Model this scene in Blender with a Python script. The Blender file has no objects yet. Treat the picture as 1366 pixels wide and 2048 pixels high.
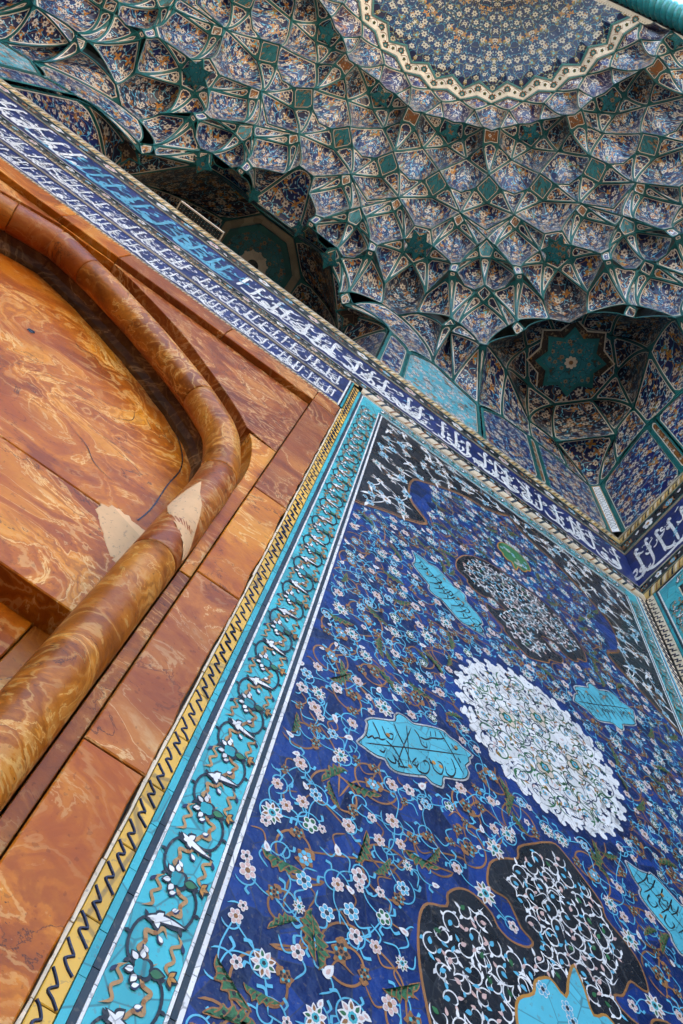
import bpy, bmesh, math, random
import numpy as np
from mathutils import Matrix, Vector

rnd = random.Random(7)
SC = bpy.context.scene
COL = SC.collection
S = 1.6                      # metres per layout unit (camera stands one unit from the back wall)
CAMZ = 1.6

def W(x, y, z):
    return (S * x, S * (y - 1.0), CAMZ + S * z)

# ------------------------------------------------------------------ camera
cam_d = bpy.data.cameras.new('camera')
cam = bpy.data.objects.new('camera', cam_d)
COL.objects.link(cam)
R_ROWS = ((0.80857435, -0.57323757, 0.13268838),
          (0.57701364, 0.72837205, -0.36949887),
          (0.11516413, 0.37533031, 0.91970886))
rx, ry, rz = [Vector(r) for r in R_ROWS]
m3 = Matrix((rx, -ry, -rz)).transposed()
cam.matrix_world = Matrix.Translation(W(0, 0, 0)) @ m3.to_4x4()
cam_d.sensor_fit = 'HORIZONTAL'
cam_d.sensor_width = 36.0
cam_d.lens = 36.0 * 1634.81 / 1366.0
cam_d.clip_start = 0.05
cam_d.clip_end = 4000
SC.camera = cam

# ------------------------------------------------------------------ sky and sun
SUN_EL, SUN_AZ = math.radians(42), math.radians(-66)     # azimuth from +Y towards +X: the sun stands behind and left of the portal
world = bpy.data.worlds.new('World')
SC.world = world
world.use_nodes = True
wn = world.node_tree
wn.nodes.clear()
sky = wn.nodes.new('ShaderNodeTexSky')
sky.sky_type = 'NISHITA'
sky.sun_disc = False
sky.sun_elevation = SUN_EL
sky.sun_rotation = SUN_AZ
bg = wn.nodes.new('ShaderNodeBackground')
bg.inputs['Strength'].default_value = 0.15
wo = wn.nodes.new('ShaderNodeOutputWorld')
wn.links.new(sky.outputs[0], bg.inputs[0])
wn.links.new(bg.outputs[0], wo.inputs[0])
sd = bpy.data.lights.new('sun', 'SUN')
sd.energy = 5.0
sd.angle = math.radians(0.5)
sd.color = (1.0, 0.93, 0.82)
sun = bpy.data.objects.new('sun', sd)
COL.objects.link(sun)
sdir = Vector((math.cos(SUN_EL) * math.sin(SUN_AZ), math.cos(SUN_EL) * math.cos(SUN_AZ), math.sin(SUN_EL)))
sun.rotation_euler = sdir.to_track_quat('Z', 'Y').to_euler()

SC.view_settings.view_transform = 'Standard'
SC.view_settings.look = 'None'
SC.view_settings.gamma = 1.0
SC.view_settings.exposure = 3.0
SC.cycles.use_denoising = True
SC.cycles.max_bounces = 4
SC.cycles.diffuse_bounces = 2
SC.cycles.glossy_bounces = 2
SC.cycles.use_adaptive_sampling = True
SC.cycles.adaptive_threshold = 0.02

# ------------------------------------------------------------------ mesh helpers
class MB:
    """collects faces, each with a material index, optional uv / edge distance per corner point"""
    def __init__(self):
        self.v, self.f, self.m, self.uv, self.ed = [], [], [], {}, {}
    def add(self, pts, faces, mi=0, uv=None, ed=None):
        b = len(self.v)
        self.v.extend([tuple(p) for p in pts])
        for fc in faces:
            self.f.append([b + i for i in fc]); self.m.append(mi)
        if uv is not None:
            for i, q in enumerate(uv): self.uv[b + i] = q
        if ed is not None:
            for i, q in enumerate(ed): self.ed[b + i] = q
    def box(self, lo, hi, mi=0):
        x0, y0, z0 = lo; x1, y1, z1 = hi
        p = [(x0,y0,z0),(x1,y0,z0),(x1,y1,z0),(x0,y1,z0),(x0,y0,z1),(x1,y0,z1),(x1,y1,z1),(x0,y1,z1)]
        self.add(p, [(0,3,2,1),(4,5,6,7),(0,1,5,4),(1,2,6,5),(2,3,7,6),(3,0,4,7)], mi)
    def mesh(self, name, mats, smooth=False):
        me = bpy.data.meshes.new(name)
        me.from_pydata(self.v, [], self.f)
        for mt in mats: me.materials.append(mt)
        if len(mats) > 1:
            me.polygons.foreach_set('material_index', self.m)
        if self.uv:
            ul = me.uv_layers.new(name='UVMap')
            li = np.zeros(len(me.loops), dtype=np.int32); me.loops.foreach_get('vertex_index', li)
            arr = np.zeros((len(self.v), 2)); 
            for k, q in self.uv.items(): arr[k] = q
            ul.data.foreach_set('uv', arr[li].ravel())
        if self.ed:
            at = me.attributes.new('ed', 'FLOAT', 'POINT')
            arr = np.ones(len(self.v))
            for k, q in self.ed.items(): arr[k] = q
            at.data.foreach_set('value', arr)
        if smooth:
            me.polygons.foreach_set('use_smooth', [True] * len(me.polygons))
        me.update()
        return me

def link(name, data, parent=None):
    o = bpy.data.objects.new(name, data)
    COL.objects.link(o)
    if parent is not None: o.parent = parent
    return o

def build(mb, name, mats, parent=None, smooth=False):
    if not isinstance(mats, (list, tuple)): mats = [mats]
    return link(name, mb.mesh(name, mats, smooth), parent)

def tag(o, label=None, cat=None, group=None, kind=None):
    if label: o['label'] = label
    if cat: o['category'] = cat
    if group: o['group'] = group
    if kind: o['kind'] = kind
    return o

def thing(name, label, cat, loc=(0, 0, 0), group=None):
    o = link(name, None)
    o.location = loc
    o.empty_display_size = 0.2
    return tag(o, label, cat, group)

# ------------------------------------------------------------------ materials
def newmat(name):
    m = bpy.data.materials.new(name); m.use_nodes = True
    nt = m.node_tree
    b = nt.nodes['Principled BSDF']
    return m, nt, b

def nd(nt, t, **kw):
    n = nt.nodes.new(t)
    for k, v in kw.items():
        if k.startswith('i_'):
            n.inputs[k[2:].replace('_', ' ')].default_value = v
        else: setattr(n, k, v)
    return n

def math_n(nt, op, a, b=None, clamp=False):
    n = nt.nodes.new('ShaderNodeMath'); n.operation = op; n.use_clamp = clamp
    for i, q in enumerate((a, b)):
        if q is None: continue
        if isinstance(q, (int, float)): n.inputs[i].default_value = q
        else: nt.links.new(q, n.inputs[i])
    return n.outputs[0]

def mix_n(nt, fac, a, b):
    n = nt.nodes.new('ShaderNodeMix'); n.data_type = 'RGBA'
    for sock, q in ((n.inputs[0], fac), (n.inputs[6], a), (n.inputs[7], b)):
        if isinstance(q, (int, float)): sock.default_value = q
        elif isinstance(q, tuple): sock.default_value = (*q, 1)
        else: nt.links.new(q, sock)
    return n.outputs[2]

def ramp_n(nt, fac, stops, interp='LINEAR'):
    n = nt.nodes.new('ShaderNodeValToRGB'); cr = n.color_ramp; cr.interpolation = interp
    while len(cr.elements) < len(stops): cr.elements.new(0.5)
    for e, (p, c) in zip(cr.elements, stops):
        e.position = p; e.color = (*c, 1)
    nt.links.new(fac, n.inputs[0])
    return n.outputs[0]

def less(nt, a, thr, soft=0.0015):
    """1 where a < thr (soft edge)"""
    n = nt.nodes.new('ShaderNodeMapRange'); n.interpolation_type = 'SMOOTHSTEP'
    nt.links.new(a, n.inputs[0])
    if isinstance(thr, (int, float)):
        n.inputs[1].default_value = thr - soft; n.inputs[2].default_value = thr + soft
    else:
        nt.links.new(math_n(nt, 'SUBTRACT', thr, soft), n.inputs[1]); nt.links.new(math_n(nt, 'ADD', thr, soft), n.inputs[2])
    n.inputs[3].default_value = 1; n.inputs[4].default_value = 0
    return n.outputs[0]

def glaze(name, col, rough=0.3, var=0.25, bump=0.15, scale=14.0, crack=True, spec=0.34):
    """glazed tile: tone drifts from tile to tile, fine waviness, hairline joints"""
    m, nt, b = newmat(name)
    tc = nd(nt, 'ShaderNodeTexCoord')
    no = nd(nt, 'ShaderNodeTexNoise', i_Scale=scale * 0.35, i_Detail=5.0, i_Roughness=0.65)
    nt.links.new(tc.outputs['Object'], no.inputs['Vector'])
    vo = nd(nt, 'ShaderNodeTexVoronoi', i_Scale=scale * 0.55)
    nt.links.new(tc.outputs['Object'], vo.inputs['Vector'])
    sep = nd(nt, 'ShaderNodeSeparateColor'); nt.links.new(vo.outputs['Color'], sep.inputs[0])
    k = math_n(nt, 'ADD', math_n(nt, 'MULTIPLY', no.outputs[0], 0.7), math_n(nt, 'MULTIPLY', sep.outputs[0], 0.5))
    dark = tuple(c * (1 - var) for c in col); light = tuple(min(1, c * (1 + var)) for c in col)
    colr = ramp_n(nt, k, [(0.25, dark), (0.85, light)])
    if crack:
        ve = nd(nt, 'ShaderNodeTexVoronoi', feature='DISTANCE_TO_EDGE', i_Scale=scale * 0.55)
        nt.links.new(tc.outputs['Object'], ve.inputs['Vector'])
        line = less(nt, ve.outputs['Distance'], 0.016, 0.008)
        colr = mix_n(nt, math_n(nt, 'MULTIPLY', line, 0.75), colr, tuple(c * 0.35 + 0.03 for c in col))
    fine = nd(nt, 'ShaderNodeTexNoise', i_Scale=90.0, i_Detail=3.0)
    nt.links.new(tc.outputs['Object'], fine.inputs['Vector'])
    colr = mix_n(nt, math_n(nt, 'MULTIPLY', math_n(nt, 'GREATER_THAN', fine.outputs[0], 0.64), 0.35), colr, (0.16, 0.13, 0.10))
    nt.links.new(colr, b.inputs['Base Color'])
    rr = nd(nt, 'ShaderNodeMapRange'); rr.inputs[3].default_value = max(0.05, rough - 0.12); rr.inputs[4].default_value = rough + 0.2
    nt.links.new(no.outputs[0], rr.inputs[0]); nt.links.new(rr.outputs[0], b.inputs['Roughness'])
    b.inputs['Specular IOR Level'].default_value = spec
    bp = nd(nt, 'ShaderNodeBump'); bp.inputs['Strength'].default_value = bump; bp.inputs['Distance'].default_value = 0.02
    hn = nd(nt, 'ShaderNodeTexNoise', i_Scale=scale * 1.3, i_Detail=4.0)
    nt.links.new(tc.outputs['Object'], hn.inputs['Vector'])
    nt.links.new(math_n(nt, 'ADD', hn.outputs[0], sep.outputs[1]), bp.inputs['Height'])
    nt.links.new(bp.outputs[0], b.inputs['Normal'])
    return m

C_TURQ = (0.05, 0.37, 0.41); C_TEAL = (0.013, 0.125, 0.115); C_COB = (0.006, 0.024, 0.118); C_NAVY = (0.012, 0.016, 0.085)
C_BLACK = (0.013, 0.014, 0.017); C_WHITE = (0.74, 0.71, 0.67); C_CREAM = (0.70, 0.57, 0.40); C_OCHRE = (0.42, 0.19, 0.035)
C_BROWN = (0.27, 0.115, 0.035); C_GREEN = (0.025, 0.12, 0.05); C_YEL = (0.66, 0.375, 0.05); C_PINK = (0.62, 0.40, 0.34)
C_SKYB = (0.105, 0.40, 0.54); C_ORANGE = (0.50, 0.20, 0.02); C_OLIVE = (0.16, 0.12, 0.02)
G = {}
G['turq'] = glaze('turquoise glaze', C_TURQ, 0.28, 0.24, 0.2, 24)
G['turq2'] = glaze('deep turquoise glaze', (0.02, 0.27, 0.30), 0.3, 0.2)
G['cyan'] = glaze('sky blue glaze', C_SKYB, 0.3, 0.15, crack=False)
G['teal'] = glaze('teal glaze', C_TEAL, 0.35, 0.3, crack=False)
G['cob'] = glaze('cobalt glaze', C_COB, 0.30, 0.75, 0.35, 30, spec=0.28)
G['navy'] = glaze('navy glaze', (0.012, 0.022, 0.105), 0.3, 0.35)
G['black'] = glaze('black glaze', C_BLACK, 0.25, 0.5, 0.2, 30)
G['slate'] = glaze('slate strip glaze', (0.022, 0.034, 0.045), 0.35, 0.3)
G['white'] = glaze('white glaze', C_WHITE, 0.35, 0.16, 0.12, 40)
G['cream'] = glaze('cream glaze', C_CREAM, 0.4, 0.15, crack=False)
G['ochre'] = glaze('ochre glaze', C_OCHRE, 0.4, 0.3, crack=False)
G['brown'] = glaze('brown glaze', C_BROWN, 0.45, 0.35, crack=False)
G['green'] = glaze('green glaze', (0.03, 0.13, 0.045), 0.3, 0.5, crack=False)
G['yel'] = glaze('yellow glaze', C_YEL, 0.35, 0.22, scale=9)
G['cable'] = glaze('cable glaze', (0.56, 0.38, 0.13), 0.45, 0.25, crack=False)
G['pink'] = glaze('pink glaze', C_PINK, 0.4, 0.2, crack=False)
G['grey'] = glaze('grey mortar', (0.16, 0.155, 0.14), 0.8, 0.3, 0.3, crack=False)
G['cyan2'] = glaze('cartouche glaze', (0.09, 0.42, 0.50), 0.28, 0.2, 0.15, 26)
G['cyanl'] = glaze('letter turquoise glaze', (0.11, 0.36, 0.48), 0.3, 0.2, crack=False)
G['tan2'] = glaze('peach glaze', (0.68, 0.52, 0.40), 0.4, 0.12, crack=False)
G['tan'] = glaze('tan band glaze', (0.36, 0.29, 0.19), 0.5, 0.3, crack=False)

def floral(name, base, vine=C_SKYB, fl=(0.62, 0.52, 0.42), big=(C_OCHRE, C_OLIVE, C_TURQ), frame=True, scale=1.0, dens=1.0, base2=None, spec=0.38):
    """mosaic of flowers, scrolls and buds on a dark ground, laid out in uv units;
    'ed' (distance to the facet's edge) draws the frame lines"""
    m, nt, b = newmat(name)
    uv = nd(nt, 'ShaderNodeUVMap'); uv.uv_map = 'UVMap'
    mp = nd(nt, 'ShaderNodeMapping'); mp.inputs['Scale'].default_value = (scale * 0.86, scale * 0.86, 1)
    nt.links.new(uv.outputs[0], mp.inputs[0])
    P = mp.outputs[0]
    # warped coordinates for the scrolls
    wn_ = nd(nt, 'ShaderNodeTexNoise', i_Scale=16.0, i_Detail=1.0); wn_.noise_dimensions = '2D'
    nt.links.new(P, wn_.inputs['Vector'])
    sub = nd(nt, 'ShaderNodeVectorMath', operation='SUBTRACT'); nt.links.new(wn_.outputs['Color'], sub.inputs[0]); sub.inputs[1].default_value = (0.5, 0.5, 0.5)
    scl = nd(nt, 'ShaderNodeVectorMath', operation='SCALE'); nt.links.new(sub.outputs[0], scl.inputs[0]); scl.inputs[3].default_value = 0.055
    addv = nd(nt, 'ShaderNodeVectorMath', operation='ADD'); nt.links.new(P, addv.inputs[0]); nt.links.new(scl.outputs[0], addv.inputs[1])
    PW = addv.outputs[0]
    if base2 is not None:
        bn = nd(nt, 'ShaderNodeTexNoise', i_Scale=5.0, i_Detail=2.0); nt.links.new(P, bn.inputs['Vector'])
        col = mix_n(nt, math_n(nt, 'MULTIPLY', bn.outputs[0], 1.0), base, base2)
    else:
        bn = nd(nt, 'ShaderNodeTexNoise', i_Scale=7.0, i_Detail=3.0); nt.links.new(P, bn.inputs['Vector'])
        col = mix_n(nt, bn.outputs[0], tuple(c * 0.5 for c in base), tuple(c * 1.5 for c in base))
    # vines: cell borders of a warped voronoi
    for sc_, wd, vc in ((12.0, 0.022, vine), (8.5, 0.018, tuple(c for c in big[0]))):
        ve = nd(nt, 'ShaderNodeTexVoronoi', feature='DISTANCE_TO_EDGE', i_Scale=sc_); ve.voronoi_dimensions = '2D'
        nt.links.new(PW, ve.inputs['Vector'])
        col = mix_n(nt, less(nt, ve.outputs['Distance'], wd, 0.008), col, vc)
    def flower(col, sc_, rad, pet, amp, c1, c2, cc, keep, off):
        mo = nd(nt, 'ShaderNodeVectorMath', operation='ADD'); nt.links.new(P, mo.inputs[0]); mo.inputs[1].default_value = off
        vo = nd(nt, 'ShaderNodeTexVoronoi', i_Scale=sc_, i_Randomness=0.75); vo.voronoi_dimensions = '2D'
        nt.links.new(mo.outputs[0], vo.inputs['Vector'])
        # vector from the cell point: position output is in unscaled space
        sv = nd(nt, 'ShaderNodeVectorMath', operation='SUBTRACT')
        nt.links.new(mo.outputs[0], sv.inputs[0]); nt.links.new(vo.outputs['Position'], sv.inputs[1])
        sx = nd(nt, 'ShaderNodeSeparateXYZ'); nt.links.new(sv.outputs[0], sx.inputs[0])
        at = math_n(nt, 'ARCTAN2', sx.outputs[1], sx.outputs[0])
        ln = nd(nt, 'ShaderNodeVectorMath', operation='LENGTH'); nt.links.new(sv.outputs[0], ln.inputs[0])
        sc3 = nd(nt, 'ShaderNodeSeparateColor'); nt.links.new(vo.outputs['Color'], sc3.inputs[0])
        ph = math_n(nt, 'MULTIPLY', sc3.outputs[0], 6.28)
        cs = math_n(nt, 'COSINE', math_n(nt, 'ADD', math_n(nt, 'MULTIPLY', at, float(pet)), ph))
        rr = math_n(nt, 'MULTIPLY', math_n(nt, 'ADD', math_n(nt, 'MULTIPLY', cs, amp), 1.0), rad)
        rr = math_n(nt, 'MULTIPLY', rr, math_n(nt, 'ADD', math_n(nt, 'MULTIPLY', sc3.outputs[1], 0.5), 0.7))
        kp = math_n(nt, 'LESS_THAN', sc3.outputs[2], keep)
        dout = math_n(nt, 'MULTIPLY', less(nt, ln.outputs['Value'], rr, 0.0018), kp)
        col = mix_n(nt, dout, col, mix_n(nt, sc3.outputs[0], c1, c2))
        din = math_n(nt, 'MULTIPLY', less(nt, ln.outputs['Value'], math_n(nt, 'MULTIPLY', rr, 0.38), 0.0015), kp)
        return mix_n(nt, din, col, cc)
    col = flower(col, 7.0, 0.028, 3, 0.45, big[0], big[1], big[2], 0.5 * dens, (3.1, 1.7, 0))
    col = flower(col, 10.0, 0.019, 4, 0.5, big[0], C_ORANGE, (0.3, 0.1, 0.03), 0.55 * dens, (9.1, 5.3, 0))
    col = flower(col, 30.0, 0.0062, 2, 0.5, fl, vine, fl, 0.75 * dens, (6.4, 2.2, 0))
    col = flower(col, 12.0, 0.0200, 6, 0.24, fl, tuple(c * 0.85 for c in fl), (0.06, 0.035, 0.03), 0.85 * dens, (0, 0, 0))
    if frame:
        at = nd(nt, 'ShaderNodeAttribute', attribute_name='ed')
        e = at.outputs['Fac']
        wob = nd(nt, 'ShaderNodeTexNoise', i_Scale=30.0); nt.links.new(P, wob.inputs['Vector'])
        e = math_n(nt, 'ADD', e, math_n(nt, 'MULTIPLY', math_n(nt, 'SUBTRACT', wob.outputs[0], 0.5), 0.003))
        for thr, c in ((0.0182, C_BLACK), (0.0158, (0.68, 0.57, 0.44)), (0.0102, C_BLACK), (0.0078, C_TEAL)):
            col = mix_n(nt, less(nt, e, thr, 0.0011), col, c)
    nt.links.new(col, b.inputs['Base Color'])
    b.inputs['Roughness'].default_value = 0.33
    b.inputs['Specular IOR Level'].default_value = spec
    bp = nd(nt, 'ShaderNodeBump'); bp.inputs['Strength'].default_value = 0.25; bp.inputs['Distance'].default_value = 0.01
    bn2 = nd(nt, 'ShaderNodeTexVoronoi', i_Scale=22.0); nt.links.new(P, bn2.inputs['Vector'])
    s2 = nd(nt, 'ShaderNodeSeparateColor'); nt.links.new(bn2.outputs['Color'], s2.inputs[0])
    nt.links.new(s2.outputs[0], bp.inputs['Height']); nt.links.new(bp.outputs[0], b.inputs['Normal'])
    return m

FLW = (0.60, 0.48, 0.36)
MQ = {
    'cell': floral('muqarnas mosaic', (0.006, 0.009, 0.058), fl=FLW),
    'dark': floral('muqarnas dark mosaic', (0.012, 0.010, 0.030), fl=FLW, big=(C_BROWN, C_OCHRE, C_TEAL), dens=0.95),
    'rhomb': floral('rhombus mosaic', (0.012, 0.018, 0.11), vine=(0.40, 0.33, 0.27), fl=(0.72, 0.66, 0.6), big=(C_BROWN, C_OCHRE, (0.35, 0.4, 0.3)), dens=1.0, scale=1.25),
    'arab': floral('arabesque mosaic', (0.012, 0.014, 0.075), vine=(0.55, 0.5, 0.46), big=((0.24, 0.095, 0.03), (0.2, 0.07, 0.025), C_SKYB), dens=0.7, scale=0.9),
    'kite': floral('kite mosaic', (0.007, 0.009, 0.045), fl=FLW, big=(C_BROWN, C_ORANGE, C_TURQ), scale=1.15),
    'turq': floral('turquoise star mosaic', (0.02, 0.17, 0.19), vine=(0.010, 0.045, 0.05), fl=(0.3, 0.2, 0.1), big=((0.012, 0.06, 0.06), (0.02, 0.08, 0.07), (0.1, 0.05, 0.02)), dens=0.6, scale=1.5),
    'orange': floral('orange star mosaic', (0.22, 0.075, 0.012), vine=(0.14, 0.045, 0.01), fl=(0.6, 0.5, 0.4), big=((0.03, 0.15, 0.15), (0.05, 0.02, 0.01), C_TURQ), dens=0.5, scale=1.5),
    'panel': floral('wall panel mosaic', (0.008, 0.013, 0.085), fl=FLW, big=(C_BROWN, C_OCHRE, C_TURQ)),
    'tpanel': floral('turquoise wall panel mosaic', (0.06, 0.36, 0.43), vine=(0.3, 0.2, 0.14), fl=(0.62, 0.5, 0.45), big=((0.08, 0.05, 0.04), (0.45, 0.32, 0.28), (0.02, 0.1, 0.12)), dens=0.9),
    'chain': floral('chain band mosaic', (0.045, 0.022, 0.009), vine=(0.16, 0.09, 0.04), fl=(0.3, 0.2, 0.1), big=((0.10, 0.05, 0.02), (0.02, 0.012, 0.008), (0.3, 0.2, 0.1)), dens=0.6, frame=False),
    'cream': floral('cream rim mosaic', (0.66, 0.54, 0.40), vine=(0.10, 0.10, 0.06), fl=(0.16, 0.07, 0.03), big=((0.66, 0.54, 0.40), (0.66, 0.54, 0.40), (0.66, 0.54, 0.40)), dens=0.5, scale=1.3),
}

# ------------------------------------------------------------------ muqarnas vault
HR = 9.0
X0, Y0 = -0.11722 * HR, -0.22527 * HR        # plan centre of the half dome (door axis, arch plane)
WALLB = 1.985
MM, KK, QQ = 56.25, 45.0, 50.625
ND = {  # radius, angle, height of the nodes of one half sector (45..56.25 degrees)
 'a0': (1.440, MM, 9.0), 'a1': (1.355, QQ, 9.03), 'a2': (1.440, KK, 9.0),
 'b0': (1.547, MM, 8.93), 'b1': (1.495, QQ, 8.93), 'b2': (1.547, KK, 8.93), 'c1': (1.627, QQ, 8.62),
 'd1': (1.803, 54.04, 8.10), 'd0': (1.825, MM, 8.10), 'e1': (1.763, 48.08, 8.47), 'f2': (1.776, KK, 8.47),
 'g1': (1.894, 48.72, 8.47), 'k2': (1.986, KK, 8.45), 'o1': (1.948, 54.18, 8.08), 'o0': (1.929, MM, 8.08), 'om': (1.875, 54.51, 8.09),
 'N1': (2.068, QQ, 8.16), 'P0': (2.192, MM, 7.75), 'P2': (2.210, KK, 7.75),
 'm1': (2.306, 53.40, 7.72), 'm2': (2.352, QQ, 7.75), 'm3': (2.320, 47.85, 7.72), 's0': (2.423, MM, 7.70), 's2': (2.436, KK, 7.70),
 'Q': (2.508, 51.20, 7.36), 't0': (2.623, MM, 7.31), 'w2': (2.658, 46.46, 7.02),
 'q1': (2.545, 49.89, 7.30), 'q2': (2.620, 50.95, 7.29), 'q3': (2.559, 52.15, 7.30),
 'S0': (2.670, MM, 6.95), 'u1': (2.722, 54.73, 6.90), 'u2': (2.775, 47.52, 6.90), 'v1': (2.842, 52.29, 6.62), 'v2': (2.857, 50.96, 6.62),
 'p1': (2.733, 54.96, 6.86), 'p2': (2.810, 55.34, 6.85), 'br1': (2.900, 51.93, 6.48), 'br2': (2.895, 50.76, 6.48), 'br3': (2.939, 50.87, 6.47), 'br4': (2.939, 51.86, 6.47),
 'K0': (2.980, MM, 6.50), 'sc1': (3.019, 54.86, 6.48), 'sc2': (2.993, 53.33, 6.48),
 'y1': (2.871, 47.01, 6.88), 'y2': (2.935, KK, 6.86), 'z0': (3.096, 47.98, 6.48), 'ra': (3.225, 47.45, 6.34), 'rb': (3.275, KK, 6.34),
 'bs1': (3.036, 55.04, 6.46), 'bs2': (3.105, MM, 6.45), 'L': (3.188, 51.96, 6.10), 'L1': (3.216, 53.12, 6.08), 'zb': (3.302, 55.86, 5.76),
 'Ls1': (3.239, 51.01, 6.03), 'Ls2': (3.274, 52.09, 6.02), 'Ls3': (3.221, 52.66, 6.03), 'bc': (2.752, MM, 6.84), 'bg': (2.80, KK, 6.90),
 'w0': (2.662, KK, 7.02), 'lip': (2.70, KK, 6.92),
}
UPTO = 6.5

def polar(r, th, h):
    t = math.radians(th)
    return np.array((X0 + r * math.cos(t), max(Y0, Y0 + r * math.sin(t)), h))

def edge_curve(p, q, n):
    """muqarnas edge: plan runs ahead, height falls late (quarter ellipse), straight when level"""
    p = np.asarray(p, float); q = np.asarray(q, float)
    t = np.linspace(0, 1, n)
    if abs(p[2] - q[2]) < 0.06:
        return p[None] * (1 - t)[:, None] + q[None] * t[:, None]
    flip = p[2] < q[2]
    a, b = (q, p) if flip else (p, q)
    ph = t * math.pi / 2
    k = 0.86
    s = (1 - k) * t + k * np.sin(ph); c = (1 - k) * t + k * (1 - np.cos(ph))
    out = np.empty((n, 3))
    out[:, :2] = a[None, :2] * (1 - s)[:, None] + b[None, :2] * s[:, None]
    out[:, 2] = a[2] * (1 - c) + b[2] * c
    return out[::-1] if flip else out

def poly_edge(pts, n):
    if len(pts) == 1: return np.repeat(np.asarray(pts[0], float)[None], n, 0)
    dense = [edge_curve(pts[i], pts[i + 1], 9) for i in range(len(pts) - 1)]
    d = np.concatenate([dense[0]] + [x[1:] for x in dense[1:]])
    L = np.r_[0, np.cumsum(np.linalg.norm(np.diff(d, axis=0), axis=1))]
    if L[-1] < 1e-9: return np.repeat(d[:1], n, 0)
    t = np.linspace(0, L[-1], n)
    # keep corner points exact: snap nearest samples to the corners
    out = np.stack([np.interp(t, L, d[:, k]) for k in range(3)], 1)
    for i, p in enumerate(pts[1:-1], 1):
        j = int(np.argmin(np.abs(t - L[8 * i])));
        if 0 < j < n - 1: out[j] = p
    return out

def seg_dist(P, poly):
    """distance of each P (n,3) to a polyline"""
    best = np.full(len(P), 1e9)
    for a, b in zip(poly[:-1], poly[1:]):
        ab = b - a; L2 = ab @ ab
        if L2 < 1e-12: continue
        t = np.clip(((P - a) @ ab) / L2, 0, 1)
        best = np.minimum(best, np.linalg.norm(P - a - t[:, None] * ab, axis=1))
    return best

uv_rnd = random.Random(3)
def patch(mb, top, bot, nu=9, nv=9, bulge=0.0, flip=False, edscale=1.0, to_world=True, mi=0):
    T = poly_edge(top, nu); B = poly_edge(bot, nu)
    Lc = edge_curve(top[0], bot[0], nv); Rc = edge_curve(top[-1], bot[-1], nv)
    u = np.linspace(0, 1, nu)[None, :, None]; v = np.linspace(0, 1, nv)[:, None, None]
    Sf = (1 - v) * T[None] + v * B[None] + (1 - u) * Lc[:, None] + u * Rc[:, None] \
        - ((1 - u) * (1 - v) * T[0] + u * (1 - v) * T[-1] + (1 - u) * v * B[0] + u * v * B[-1])
    if bulge:
        cen = Sf.reshape(-1, 3).mean(0)
        rad = np.array((cen[0] - X0, cen[1] - Y0, 0)); rad /= np.linalg.norm(rad)
        nrm = rad * 0.55 + np.array((0, 0, 0.85))
        Sf = Sf + 1.5 * bulge * 16 * (u * (1 - u) * v * (1 - v)) ** 0.9 * nrm / 1.0
    P = Sf.reshape(-1, 3)
    ed = np.minimum.reduce([seg_dist(P, T), seg_dist(P, B), seg_dist(P, Lc), seg_dist(P, Rc)]) * edscale
    # uv from arc length
    du = np.linalg.norm(np.diff(Sf, axis=1), axis=2); dv = np.linalg.norm(np.diff(Sf, axis=0), axis=2)
    U = np.concatenate([np.zeros((nv, 1)), np.cumsum(du, 1)], 1); U -= U[:, -1:] / 2
    V = np.concatenate([np.zeros((1, nu)), np.cumsum(dv, 0)], 0)
    a = uv_rnd.uniform(0, 6.28); ou, ov = uv_rnd.uniform(0, 30), uv_rnd.uniform(0, 30)
    UV = np.stack([U * math.cos(a) - V * math.sin(a) + ou, U * math.sin(a) + V * math.cos(a) + ov], 2).reshape(-1, 2)
    faces = []
    for j in range(nv - 1):
        for i in range(nu - 1):
            q = (j * nu + i, j * nu + i + 1, (j + 1) * nu + i + 1, (j + 1) * nu + i)
            faces.append(q[::-1] if flip else q)
    pts = [W(*p) for p in P]
    mb.add(pts, faces, mi, UV.tolist(), ed.tolist())
    return (T, B, Lc, Rc)

# facets: (part name, material, top chain, bottom chain, bulge, nu, nv); x' = mirrored about 56.25, x" = mirrored about 45
FAC_M = [   # straddle the 56.25 axis
 ('pentagon_cell', 'cell', ["c1'", 'b0', 'c1'], ["d1'", 'd0', 'd1'], 0.02, 11, 9),
 ('orange_star', 'orange', ["d1'", 'd0', 'd1'], ["o1'", 'o0', 'o1'], 0.0, 9, 7),
 ('fan_kite', 'kite', ["o1'", 'o0', 'o1'], ['P0'], 0.0, 9, 9),
 ('pointed_star', 'turq', ["m1'", 'P0', 'm1'], ['s0'], 0.0, 9, 9),
 ('diamond_cell', 'cell', ['s0'], ["Q'", 't0', 'Q'], 0.03, 11, 9),
 ('spandrel_sliver', 'kite', ["Q'", 't0', 'Q'], ['S0'], 0.0, 9, 7),
 ('small_star', 'turq', ["p1'", 'S0', 'p1'], ["p2'", 'p2'], 0.0, 9, 7),
 ('spoke_kite', 'kite', ["p2'", 'p2'], ['K0'], 0.0, 7, 9),
 ('pendant_star', 'dark', ["bs1'", 'K0', 'bs1'], ['bs2'], 0.0, 9, 7),
]
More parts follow.
